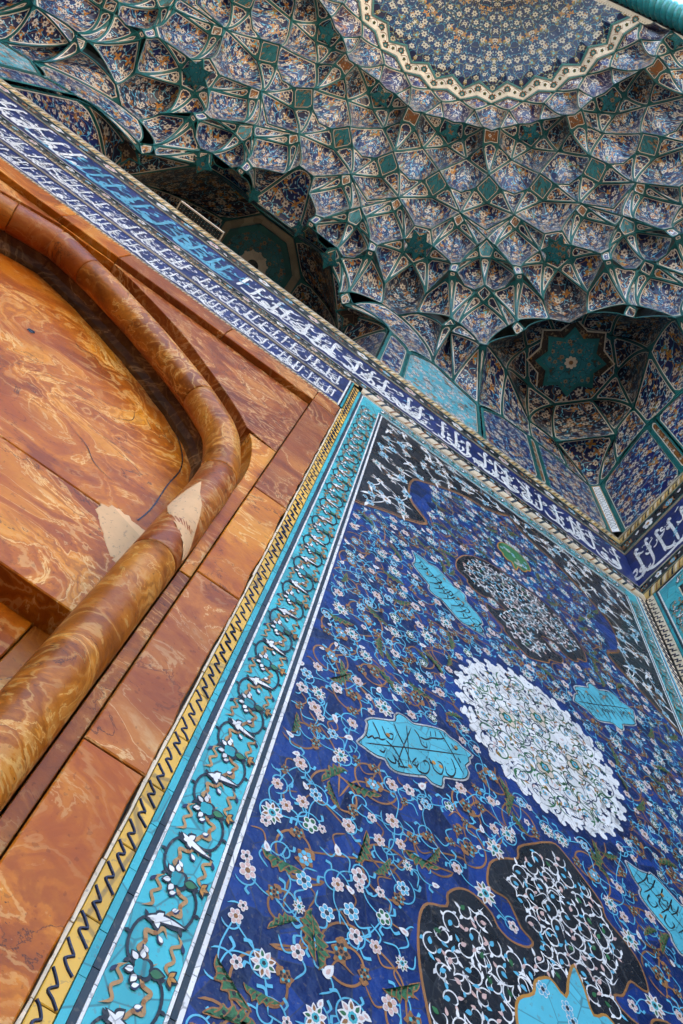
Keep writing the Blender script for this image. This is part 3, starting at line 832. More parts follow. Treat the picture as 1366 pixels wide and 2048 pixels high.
# plaster repair on the moulding
mb = MB()
zz = [1.60, 1.63, 1.67, 1.72, 1.77, 1.82, 1.87, 1.93]
lo_ = [0.45, 0.30, 0.42, 0.95, 1.20, 1.45, 1.75, 2.05]; hi_ = [0.50, 1.10, 1.75, 2.35, 2.75, 2.70, 2.45, 2.10]
pts = []
for z, a0, a1 in zip(zz, lo_, hi_):
    for j in range(9):
        a = a0 + (a1 - a0) * j / 8 + (rj.uniform(-.09, .09) if j in (0, 8) else 0)
        rr = 0.0590
        pts.append((-0.068 + rr * math.cos(a), z + 0.006 * math.sin(j * 1.7 + z * 40), rr * math.sin(a)))
mb.add(pts, [(i * 9 + j, i * 9 + j + 1, (i + 1) * 9 + j + 1, (i + 1) * 9 + j) for i in range(7) for j in range(8)])
FA.part(portal, mb, 'plaster_repair', PLAST, True)
# cove behind the moulding
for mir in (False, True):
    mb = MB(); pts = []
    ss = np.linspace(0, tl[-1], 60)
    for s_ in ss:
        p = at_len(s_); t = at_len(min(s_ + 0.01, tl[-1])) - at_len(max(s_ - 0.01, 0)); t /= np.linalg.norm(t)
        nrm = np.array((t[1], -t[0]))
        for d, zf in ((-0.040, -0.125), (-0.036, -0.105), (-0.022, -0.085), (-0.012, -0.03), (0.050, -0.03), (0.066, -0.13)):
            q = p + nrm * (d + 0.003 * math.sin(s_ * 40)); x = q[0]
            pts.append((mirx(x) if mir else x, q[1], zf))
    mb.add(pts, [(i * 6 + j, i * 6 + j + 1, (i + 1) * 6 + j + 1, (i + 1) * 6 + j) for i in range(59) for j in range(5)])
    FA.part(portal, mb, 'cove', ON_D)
# tympanum slabs (recessed)
TY = -0.122
def tymp(P, mt, front=TY): slab_part(FA, portal, P, -0.3, front, mt, 'tympanum_slab', 0.003)
tymp([(mirx(-0.02), 1.846), (-0.02, 1.846), (-0.02, 2.5), (-0.5, 3.0), (DOORX, 3.2), (mirx(-0.5), 3.0), (mirx(-0.02), 2.5)], ON_A)
tymp([(-0.62, 1.44), (-0.02, 1.425), (-0.02, 1.839), (-0.62, 1.842)], ON_A, TY + 0.001)
tymp([(-1.4, 1.44), (-0.624, 1.44), (-0.624, 1.842), (-1.4, 1.842)], ON_A, TY - 0.001)
tymp([(mirx(-0.02), 1.43), (-1.404, 1.44), (-1.404, 1.842), (mirx(-0.02), 1.84)], ON_A)
for a, b, mt in ((-0.02, -0.19, ON_C), (-0.194, -0.7, ON_A), (-0.704, -1.4, ON_C), (-1.404, -2.1, ON_A)):
    tymp([(b, 1.17), (a, 1.17), (a, 1.6), (b, 1.6)], mt, TY - 0.085)
for a, b in ((-0.02, -0.5), (-0.504, -1.2), (-1.204, -2.1)):
    tymp([(b, -1.0), (a, -1.0), (a, 1.165), (b, 1.165)], ON_B, TY - 0.06)
# pale repair on the tympanum beside the moulding, at the slab joint
mb = MB()
pr = [(-0.27, 1.842), (-0.235, 1.875), (-0.19, 1.872), (-0.14, 1.86), (-0.10, 1.845), (-0.10, 1.70), (-0.13, 1.665), (-0.165, 1.68), (-0.205, 1.725), (-0.245, 1.775), (-0.268, 1.81)]
pj_ = []
for a_, b_ in zip(pr, pr[1:] + pr[:1]):
    for t_ in (0, 0.25, 0.5, 0.75): pj_.append((a_[0] * (1 - t_) + b_[0] * t_ + rj.uniform(-.006, .006), a_[1] * (1 - t_) + b_[1] * t_ + rj.uniform(-.006, .006)))
slab(mb, pj_, TY - 0.002, TY + 0.0022, 0.0015)
FA.part(portal, mb, 'plaster_repair', PLAST)
for mir in (False, True):
    mb = MB(); L_ = []
    for s_ in np.linspace(z_len(1.75), tl[-1], 40):
        p = at_len(s_); t = at_len(min(s_ + 0.01, tl[-1])) - at_len(max(s_ - 0.01, 0)); t /= np.linalg.norm(t)
        q = p + np.array((-t[1], t[0])) * (0.105 + 0.006 * math.sin(s_ * 17)) * 1.0
        q = q * 1.05 if False else q
        L_.append((mirx(q[0]) if mir else q[0], q[1] + 0.10))
    strip(mb, np.array(L_), 0.0042, TY + 0.0018); FA.part(portal, mb, 'lining_joint', G['black'])
for P_ in ([(-0.75, 2.62), (-0.70, 2.58), (-0.66, 2.60), (-0.60, 2.55)], [(-0.42, 2.43), (-0.40, 2.36), (-0.44, 2.30)], [(-0.5, 2.1), (-0.42, 2.06), (-0.36, 2.0), (-0.27, 1.97)]):
    mb = MB(); strip(mb, catmull(P_, 5), 0.0022, TY + 0.0016, taper=(0.3, 0.3)); FA.part(portal, mb, 'crack', G['black'])
mb = MB(); poly(mb, rosette(-0.83, 2.47, 0.014, 5, 0.2), TY + 0.0015); FA.part(portal, mb, 'drill_hole', G['black'])

# ------------------------------------------------------------------ calligraphy: broad nib strokes
GLY = {
 'alif': ([[(0.0, 0.0), (0.015, 0.4), (0.0, 0.8), (-0.01, 1.0)], [(-0.01, 1.0), (0.05, 0.95), (0.055, 0.90)]], 0.10),
 'lam': ([[(0.0, 1.0), (0.01, 0.5), (0.0, 0.15), (-0.05, 0.02), (-0.16, -0.02), (-0.24, 0.04)], [(0.0, 1.0), (0.05, 0.95), (0.055, 0.9)]], 0.26),
 'nun': ([[(0.26, 0.30), (0.27, 0.12), (0.18, -0.06), (0.06, -0.04), (0.0, 0.12)]], 0.28),
 'sin': ([[(0.42, 0.16), (0.37, 0.06), (0.33, 0.15), (0.28, 0.05), (0.24, 0.16), (0.20, 0.02), (0.10, -0.10), (0.0, -0.02), (-0.02, 0.1)]], 0.42),
 'waw': ([[(0.12, 0.2), (0.06, 0.27), (0.01, 0.2), (0.07, 0.13), (0.14, 0.17), (0.12, 0.02), (0.0, -0.10), (-0.1, -0.1)]], 0.2),
 'ra': ([[(0.14, 0.24), (0.13, 0.06), (0.03, -0.06), (-0.1, -0.08)]], 0.18),
 'kaf': ([[(0.38, 0.86), (0.2, 0.66), (0.04, 0.46), (0.2, 0.34), (0.27, 0.2), (0.2, 0.04), (-0.08, 0.0)]], 0.4),
 'ayn': ([[(0.2, 0.36), (0.1, 0.42), (0.02, 0.33), (0.12, 0.25), (0.2, 0.24), (0.06, 0.16), (0.02, 0.02), (0.14, -0.1), (0.3, -0.06)]], 0.3),
 'ya': ([[(0.24, 0.22), (0.14, 0.26), (0.14, 0.12), (0.24, 0.06), (0.16, -0.06), (0.0, -0.06), (-0.08, 0.08)]], 0.3),
 'ha': ([[(0.3, 0.05), (0.2, 0.06), (0.12, 0.16), (0.04, 0.2), (0.02, 0.1), (0.12, 0.03), (0.0, 0.02)]], 0.3),
 'mim': ([[(0.14, 0.1), (0.09, 0.19), (0.02, 0.14), (0.06, 0.06), (0.14, 0.06), (0.06, 0.02), (0.03, -0.16)]], 0.18),
 'sweep': ([[(0.0, 0.12), (-0.06, 0.02), (0.05, -0.08), (0.4, -0.1), (0.8, -0.02), (0.9, 0.1)]], 0.8),
}
def glyph(mb, nm, x, z, sz, pen, off, mi=0, flipx=False, slant=0.0):
    for st in GLY[nm][0]:
        P = catmull([(((-p[0] if flipx else p[0]) + slant * p[1]) * sz + x, p[1] * sz + z) for p in st], 6)
        strip(mb, P, pen, off, mi, taper=(0.06, 0.10), nib=(math.radians(62), 0.34))
def dots(mb, x, z, d, off, n, mi=0):
    for k in range(n):
        cx, cz = x + k * d * 1.5, z + (k % 2) * d * 0.2
        poly(mb, [(cx - d * .7, cz), (cx, cz + d * .6), (cx + d * .7, cz), (cx, cz - d * .6)], off, mi)
def write_band(mb, x0, x1, z0, z1, rr, off, mi=0, mi2=None, dens=1.0, switch=None, penk=0.064):
    """overlapping thuluth: a low row of joined letters, tall shafts through it, small words stacked above"""
    H = z1 - z0
    pen = H * penk
    def m(x): return mi if switch is None or not (switch[0] < x < switch[1]) else switch[2]
    x = x0 + H * 0.05; k = 0
    low = ['sin', 'nun', 'waw', 'ra', 'ayn', 'ya', 'ha', 'mim', 'sweep', 'kaf', 'nun', 'ya']
    while x < x1 - H * 0.25:
        g = rr.choice(low); sz = H * rr.uniform(0.62, 0.85)
        if g == 'sweep' and x + sz * 0.95 > x1: g = 'nun'
        glyph(mb, g, x, z0 + H * rr.uniform(0.14, 0.22), sz, pen, off + (k % 4) * 0.0002, m(x), rr.random() < 0.25)
        if rr.random() < 0.7: dots(mb, x + H * 0.05, z0 + H * rr.uniform(0.06, 0.42), H * 0.032, off + 0.0009, rr.choice((1, 2, 2)), m(x))
        x += sz * GLY[g][1] * rr.uniform(0.44, 0.62) / dens; k += 1
    x = x0 + H * 0.12
    while x < x1 - H * 0.1:
        nsh = rr.choice((1, 2, 2, 3, 3))
        for q in range(nsh):
            if x > x1 - H * 0.08: break
            glyph(mb, rr.choice(('alif', 'lam', 'lam')), x, z0 + H * rr.uniform(0.12, 0.2), H * rr.uniform(0.68, 0.76), pen * 1.12, off + 0.001 + (k % 3) * 0.0002, m(x)); k += 1
            x += H * rr.uniform(0.15, 0.24)
        x += H * rr.uniform(0.04, 0.28) / dens
    x = x0 + H * 0.1
    while x < x1 - H * 0.2:
        glyph(mb, rr.choice(('waw', 'ra', 'ha', 'sin', 'ya', 'nun', 'ayn', 'mim')), x, z0 + H * rr.uniform(0.45, 0.68), H * rr.uniform(0.36, 0.5), pen * 0.66, off + 0.0018 + (k % 3) * 0.0002, m(x)); k += 1
        if rr.random() < 0.8: dots(mb, x, z0 + H * rr.uniform(0.36, 0.9), H * 0.024, off + 0.0025, rr.choice((1, 2)), m(x))
        if rr.random() < 0.8:
            zz_ = z0 + H * rr.uniform(0.3, 0.9); xx_ = x + H * rr.uniform(0, .2)
            strip(mb, [(xx_, zz_), (xx_ + H * 0.09, zz_ + H * 0.06)], pen * 0.36, off + 0.0027, mi2 if mi2 is not None and rr.random() < 0.45 else m(x))
        x += H * rr.uniform(0.10, 0.20) / dens

# ------------------------------------------------------------------ borders shared by the walls
def twist_border(fr, name, label, x0, x1, z0, z1, back=-0.02, front=0.003, col='cable', parent=None):
    """cable moulding: a half round strip wound with dark slanting lines"""
    th = fr.thing(name, label, 'border', x0, z0)
    mb = MB(); zc = (z0 + z1) / 2; r = (z1 - z0) / 2
    n = 8; pts = []
    for x in (x0, x1):
        for j in range(n + 1):
            a = math.pi * j / n
            pts.append((x, zc - r * math.cos(a), front - 0.004 + r * 0.45 * math.sin(a)))
    mb.add(pts, [(j, j + 1, n + 2 + j, n + 1 + j) for j in range(n)], 0)
    fr.part(th, mb, 'cable', G[col], True)
    mb = MB(); p = (z1 - z0) * 1.35; x = x0 + p * 0.3; k = 0
    while x + p * 0.9 < x1:
        for wcol, dx, wd in ((0, 0.0, 0.16), (1, 0.32, 0.2), (2, 0.62, 0.12)):
            pts = []
            for j in range(5):
                a = math.pi * (0.08 + 0.84 * j / 4)
                for sgn in (-1, 1):
                    pts.append((x + dx * p + 0.5 * p * j / 4 + sgn * wd * p * 0.5, zc - r * math.cos(a), front - 0.004 + r * 0.45 * math.sin(a) + 0.0012))
            mb.add(pts, [(2 * j, 2 * j + 1, 2 * j + 3, 2 * j + 2) for j in range(4)], wcol)
        x += p; k += 1
    fr.part(th, mb, 'cable_stripes', [G['slate'], G['cream'], G['brown']])['kind'] = 'stuff'
    return th
flower_mesh = {}
def flower_proto(kind):
    """unit-radius flower, drawn in the local x-y plane, raised step by step"""
    if kind in flower_mesh: return flower_mesh[kind]
    mb = MB()
    K = {'six': ('white', 'pink', 'brown', 6), 'blue6': ('white', 'cyan', 'slate', 6), 'green5': ('white', 'green', 'white', 5), 'pink5': ('white', 'pink', 'slate', 5), 'white5': ('white', 'white', 'ochre', 5)}
    if kind in K:
        c0, c1, c2, n = K[kind]
        poly(mb, rosette(0, 0, 1.0, n, 0.32, 0.3), 0.0, 0)
        for k in range(n):
            a = 2 * math.pi * k / n + 0.3
            poly(mb, rosette(0.6 * math.cos(a), 0.6 * math.sin(a), 0.27, 4, 0.05, 0, 3), 0.05, 1)
        poly(mb, rosette(0, 0, 0.30, 6, 0.1), 0.09, 2)
        mats = [G[c0], G[c1], G[c2]]
    elif kind == 'lotus':
        for k in range(9):
            a = 2 * math.pi * k / 9
            poly(mb, leafpts(0.25 * math.cos(a), 0.25 * math.sin(a), 0.85, 0.5, a), 0.004 * k, 0)
            poly(mb, leafpts(0.42 * math.cos(a), 0.42 * math.sin(a), 0.52, 0.26, a), 0.06 + 0.004 * k, 1 + k % 3)
        poly(mb, rosette(0, 0, 0.47, 8, 0.12), 0.11, 0); poly(mb, rosette(0, 0, 0.36, 8, 0.12), 0.14, 4); poly(mb, rosette(0, 0, 0.17, 5, 0.2), 0.17, 5)
        mats = [G['white'], G['pink'], G['green'], G['brown'], G['turq'], G['black']]
    elif kind == 'bud':
        poly(mb, leafpts(-0.7, 0, 1.6, 0.95, 0.0), 0.0, 0); poly(mb, leafpts(-0.45, 0, 0.8, 0.4, 0), 0.05, 1)
        poly(mb, leafpts(-0.75, 0, 0.7, 0.3, 0.9), 0.03, 0); poly(mb, leafpts(-0.75, 0, 0.7, 0.3, -0.9), 0.03, 0)
        mats = [G['white'], G['pink']]
    elif kind == 'palmette':       # green split leaf edged in brown
        o = [(-1.15, -0.45), (-0.85, -0.10), (-0.55, 0.02), (-0.42, 0.26), (-0.18, 0.16), (0.02, 0.44), (0.22, 0.26), (0.45, 0.52), (0.62, 0.28), (0.95, 0.22), (1.25, -0.12), (0.90, -0.04), (0.62, -0.12), (0.36, -0.10), (0.10, -0.26), (-0.15, -0.20), (-0.45, -0.36), (-0.80, -0.42)]
        cc = catmull(o, 3, True); poly(mb, cc.tolist(), 0.0, 0)
        i_ = offset_poly(cc, 0.065); poly(mb, i_.tolist(), 0.05, 1)
        for (a, b) in (((-0.7, -0.25), (-0.42, 0.14)), ((-0.3, -0.22), (-0.05, 0.30)), ((0.1, -0.18), (0.28, 0.26)), ((0.42, -0.08), (0.58, 0.34)), ((0.7, -0.06), (0.8, 0.2))):
            strip(mb, catmull([a, ((a[0] + b[0]) / 2 + 0.05, (a[1] + b[1]) / 2), b], 3), 0.06, 0.09, 0)
        poly(mb, rosette(-0.30, -0.06, 0.10, 4, 0.3, 0.4, 3), 0.10, 2); poly(mb, rosette(0.30, 0.06, 0.08, 4, 0.3, 0.4, 3), 0.10, 2)
        mats = [G['brown'], G['green'], G['black']]
    elif kind == 'bpalmette':      # brown lattice palmette on black
        o = [(-1.0, 0), (-0.6, 0.5), (-0.35, 0.35), (0.0, 0.75), (0.35, 0.4), (0.75, 0.45), (0.7, 0.0), (0.75, -0.45), (0.35, -0.4), (0.0, -0.75), (-0.35, -0.35), (-0.6, -0.5)]
        cc = catmull(o, 3, True); poly(mb, cc.tolist(), 0.0, 0)
        for a in range(8):
            t = 2 * math.pi * a / 8
            poly(mb, rosette(0.42 * math.cos(t), 0.36 * math.sin(t), 0.15, 4, 0.3, t, 3), 0.05, 1 if a % 3 else 2)
        poly(mb, rosette(0, 0, 0.15, 5, 0.2), 0.06, 1)
        mats = [G['brown'], G['black'], G['turq']]
    elif kind == 'tpalmette':
        o = [(-1.0, 0), (-0.6, 0.5), (-0.35, 0.35), (0.0, 0.75), (0.35, 0.4), (0.75, 0.45), (0.7, 0.0), (0.75, -0.45), (0.35, -0.4), (0.0, -0.75), (-0.35, -0.35), (-0.6, -0.5)]
        cc = catmull(o, 3, True); poly(mb, cc.tolist(), 0.0, 0)
        for a in range(6):
            t = 2 * math.pi * a / 6
            poly(mb, rosette(0.42 * math.cos(t), 0.36 * math.sin(t), 0.2, 4, 0.3, t, 3), 0.05, 1)
        poly(mb, rosette(0, 0, 0.16, 5, 0.2), 0.06, 2)
        mats = [G['brown'], G['cyan'], G['white']]
    me = mb.mesh('flower_' + kind, mats)
    flower_mesh[kind] = me
    return me
def put_flower(fr, th, kind, x, z, r, rot, off, name='flower', squash=1.0):
    o = link(name, flower_proto(kind), th)
    x0, z0 = fr.orig[th.name]
    o.matrix_local = Matrix.Translation((x - x0, z - z0, off)) @ Matrix.Rotation(rot, 4, 'Z') @ Matrix.Diagonal((r, r * squash, 0.012, 1))
    return o
def bake_flower(mb_by, kind, x, z, r, rot, off):
    """add a flower into a joined mesh: mb_by = dict material name -> (MB)"""
    me = flower_proto(kind); c, s_ = math.cos(rot), math.sin(rot)
    co = [(x + r * (v.co.x * c - v.co.y * s_), z + r * (v.co.x * s_ + v.co.y * c), off + v.co.z * 0.012) for v in me.vertices]
    for p in me.polygons:
        m_ = me.materials[p.material_index]
        q = mb_by.setdefault(m_.name, (MB(), m_))[0]
        q.add([co[i] for i in p.vertices], [list(range(len(p.vertices)))])
def flower_border(fr, name, label, x0, x1, z0, z1, front=0.003, step=None, ends=True):
    """black strip with a row of white and ochre blossoms between fine pale lines"""
    th = fr.thing(name, label, 'border', x0, z0)
    h = z1 - z0
    mb = MB(); rect(mb, x0, z0, x1, z1, front, 0, -0.03)
    fr.part(th, mb, 'ground', G['black'])
    mb = MB()
    for a, b, mi in ((0.0, 0.05, 0), (0.09, 0.13, 1), (0.87, 0.91, 1), (0.95, 1.0, 0)):
        mb.box((x0, z0 + a * h, front - 0.001), (x1, z0 + b * h, front + 0.0016), mi)
    fr.part(th, mb, 'edge_line', [G['tan'], G['teal']])
    step = step or h * 0.62
    x = x0 + step * 0.5; k = 0
    acc = {}
    while x < x1 - step * 0.3:
        zc = (z0 + z1) / 2
        if k % 4 == 0: bake_flower(acc, 'tpalmette' if k % 8 else 'bpalmette', x, zc, h * 0.36, 0, front + 0.001)
        elif k % 2: bake_flower(acc, 'bud', x, zc + (0.12 * h if k % 4 == 1 else -0.12 * h), h * 0.15, 0.6 if k % 4 == 1 else -0.6, front + 0.001)
        else: bake_flower(acc, 'white5' if k % 8 == 2 else 'six', x, zc, h * 0.30, 0, front + 0.001)
        x += step; k += 1
    for nm, (q, m_) in acc.items():
        fr.part(th, q, 'blossom_row', m_)['kind'] = 'stuff'
    return th

# ------------------------------------------------------------------ friezes over the door and panel
XL = -4.05
rc = random.Random(21)
th = FA.thing('inscription_frieze', 'long navy frieze with large white thuluth lettering above door and panel', 'frieze', XL, 4.0)
mb = MB(); rect(mb, XL, 4.0, WALLB, 4.39, 0.0, 0, -0.03); FA.part(th, mb, 'ground', G['navy'])
mb = MB(); write_band(mb, XL + 0.02, WALLB - 0.02, 4.008, 4.385, rc, 0.0012, 0, 1, 1.0, (-1.62, -0.62, 1))
FA.part(th, mb, 'lettering', [G['white'], G['cyanl']])
mb = MB()
for z, mi in ((3.991, 0), (4.3945, 0)): mb.box((XL, z - 0.003, 0), (WALLB, z + 0.003, 0.004), mi)
FA.part(th, mb, 'edge_line', G['tan'])
flower_border(FA, 'blossom_border', 'black blossom border under the large navy frieze', XL, WALLB - 0.002, 3.905, 3.986)
flower_border(FA, 'blossom_border', 'black blossom border along the top of the large navy frieze', XL, WALLB - 0.002, 4.402, 4.535)
twist_border(FA, 'cable_border', 'yellow cable moulding on top of the frieze under the vault', XL, WALLB - 0.004, 4.545, 4.590, front=0.005)
mb = MB(); mb.box((XL, 4.594, -0.06), (WALLB, 4.618, 0.008)); FA.single(mb, 'frieze_cornice', G['tan'], 'thin tan ledge capping the navy frieze of the back wall', 'cornice')
mb = MB(); mb.box((XL, 3.41, -0.32), (WALLB, 4.60, -0.031)); mb.box((0.13, -1.0, -0.32), (WALLB, 3.41, -0.031)); mb.box((XL, -1.0, -0.32), (mirx(0.13), 3.41, -0.031))
FA.single(mb, 'back_wall_facing', G['grey'], kind='structure')
# two smaller rows above the door
RX0, RX1 = mirx(0.122), 0.122
for z0, z1, lb in ((3.648, 3.872, 'narrow navy row of white script, upper of the two above the door'), (3.438, 3.622, 'narrow navy row of white script, lower of the two above the door')):
    th = FA.thing('inscription_row', lb, 'frieze', RX0, z0)
    mb = MB(); rect(mb, RX0, z0, RX1, z1, 0.0, 0, -0.03); FA.part(th, mb, 'ground', G['navy'])
    mb = MB(); write_band(mb, RX0 + 0.005, RX1 - 0.01, z0 + 0.004, z1 - 0.002, rc, 0.0012, 0, None, 1.0, None, 0.056); FA.part(th, mb, 'lettering', G['white'])
    mb = MB()
    for z in (z0 - 0.006, z1 + 0.006): mb.box((RX0, z - 0.004, 0), (RX1, z + 0.004, 0.003), 0)
    for xx, w_, mi in ((RX1 + 0.004, 0.004, 1), (RX1 + 0.012, 0.004, 2), (RX1 + 0.021, 0.005, 3)):
        for q in (xx, mirx(xx)): mb.box((q - w_, z0 - 0.012, -0.02), (q + w_, z1 + 0.012, 0.002), mi)
    FA.part(th, mb, 'edge_line', [G['tan'], G['white'], G['black'], G['turq2']])
twist_border(FA, 'cable_border', 'yellow cable moulding between the frieze and the script rows', RX0, RX1 + 0.05, 3.882, 3.902)
twist_border(FA, 'cable_border', 'yellow cable moulding between the script rows and the onyx', RX0, RX1, 3.407, 3.428)

# ------------------------------------------------------------------ yellow strip with blue relief zigzags
def zigzag_strip(fr, name, label, x0, x1, z0, z1, tone='yel', pitch=0.043, rise=1):
    th = fr.thing(name, label, 'tile strip', x0, z0)
    rz_ = random.Random(int(x0 * 1000) + 5)
    z = z0; w = x1 - x0; k = 0
    while z < z1 - 0.01:
        n = 3; h = min(pitch * n, z1 - z)
        mb = MB(); slab(mb, [(x0 + 0.0006, z + 0.0008), (x1 - 0.0006, z + 0.0008), (x1 - 0.0006, z + h - 0.0008), (x0 + 0.0006, z + h - 0.0008)], -0.03, 0.001 + rz_.uniform(0, 0.002), 0.0012)
        t_ = fr.part(th, mb, 'tile', G[tone])
        mb = MB()
        q = z + pitch * 0.06
        while q + pitch * 0.75 < z + h + 0.004:
            P = [(x0 + w * a + rz_.uniform(-.0008, .0008), q + pitch * b + rz_.uniform(-.0012, .0012)) for a, b in ((0.05, 0.98), (0.28, 0.82), (0.54, 0.62), (0.50, 0.54), (0.32, 0.44), (0.34, 0.34), (0.58, 0.20), (0.90, 0.0))]
            P = catmull(P, 3)
            n_ = len(P); T = np.gradient(P, axis=0); T /= np.linalg.norm(T, axis=1)[:, None]; N_ = np.stack([-T[:, 1], T[:, 0]], 1)
            wd = 0.0024; pts = []
            for p, nn in zip(P, N_):
                for d, zf in ((-wd, 0.002), (-wd * 0.5, 0.0048), (wd * 0.5, 0.0048), (wd, 0.002)):
                    pts.append((p[0] + nn[0] * d, p[1] + nn[1] * d, zf))
            mb.add(pts, [(4 * i + j, 4 * i + j + 1, 4 * i + 5 + j, 4 * i + 4 + j) for i in range(n_ - 1) for j in range(3)])
            q += pitch
        if mb.v: fr.part(th, mb, 'zigzag', G['zig'], parent=t_)
        z += h; k += 1
    return th
G['zig'] = glaze('blue relief glaze', (0.016, 0.022, 0.06), 0.3, 0.4, crack=False)
zigzag_strip(FA, 'zigzag_strip', 'yellow tile strip with blue zigzags between the onyx and the turquoise border', 0.1515, 0.1845, -0.4, 3.835)
zigzag_strip(FA, 'zigzag_strip', 'pale zigzag strip of the back wall tucked into the inner corner', 1.930, 1.974, 0.0, 3.835, 'cream')
zigzag_strip(FB, 'zigzag_strip', 'pale zigzag strip of the side wall at the inner corner', 0.008, 0.05, 0.0, 3.835, 'cream')
mb = MB()
for k in range(70):
    z = -0.4 + k * 0.0545
    P = [(0.1455 + rj.uniform(-.002, .002), z), (0.1510, z), (0.1510, z + 0.0545), (0.1455 + rj.uniform(-.002, .002), z + 0.0545)]
    slab(mb, P, -0.02, -0.003 + rj.uniform(0, 0.003), 0.0005)
FA.single(mb, 'mortar_joint', G['cream'], 'crumbling pale mortar joint along the edge of the onyx', 'mortar')

# ------------------------------------------------------------------ line borders and the turquoise scroll border
def line_frame(fr, th, rects, name='line_tile'):
    """rects: (x0,z0,x1,z1,mat) long strips cut into tiles with fine joints"""
    rl = random.Random(9)
    by = {}
    for x0, z0, x1, z1, mt in rects:
        q = by.setdefault(mt, MB())
        vert = (z1 - z0) > (x1 - x0)
        a, b = (z0, z1) if vert else (x0, x1)
        while a < b - 1e-6:
            L = min(rl.uniform(0.06, 0.13), b - a)
            if b - a - L < 0.03: L = b - a
            g = 0.0004
            P = [(x0, a + g), (x1, a + g), (x1, a + L - g), (x0, a + L - g)] if vert else [(a + g, z0), (a + L - g, z0), (a + L - g, z1), (a + g, z1)]
            slab(q, P, -0.03, 0.0005 + rl.uniform(0, 0.0007), 0.0004)
            a += L
    for mt, q in by.items(): fr.part(th, q, name, G[mt])['kind'] = 'stuff'
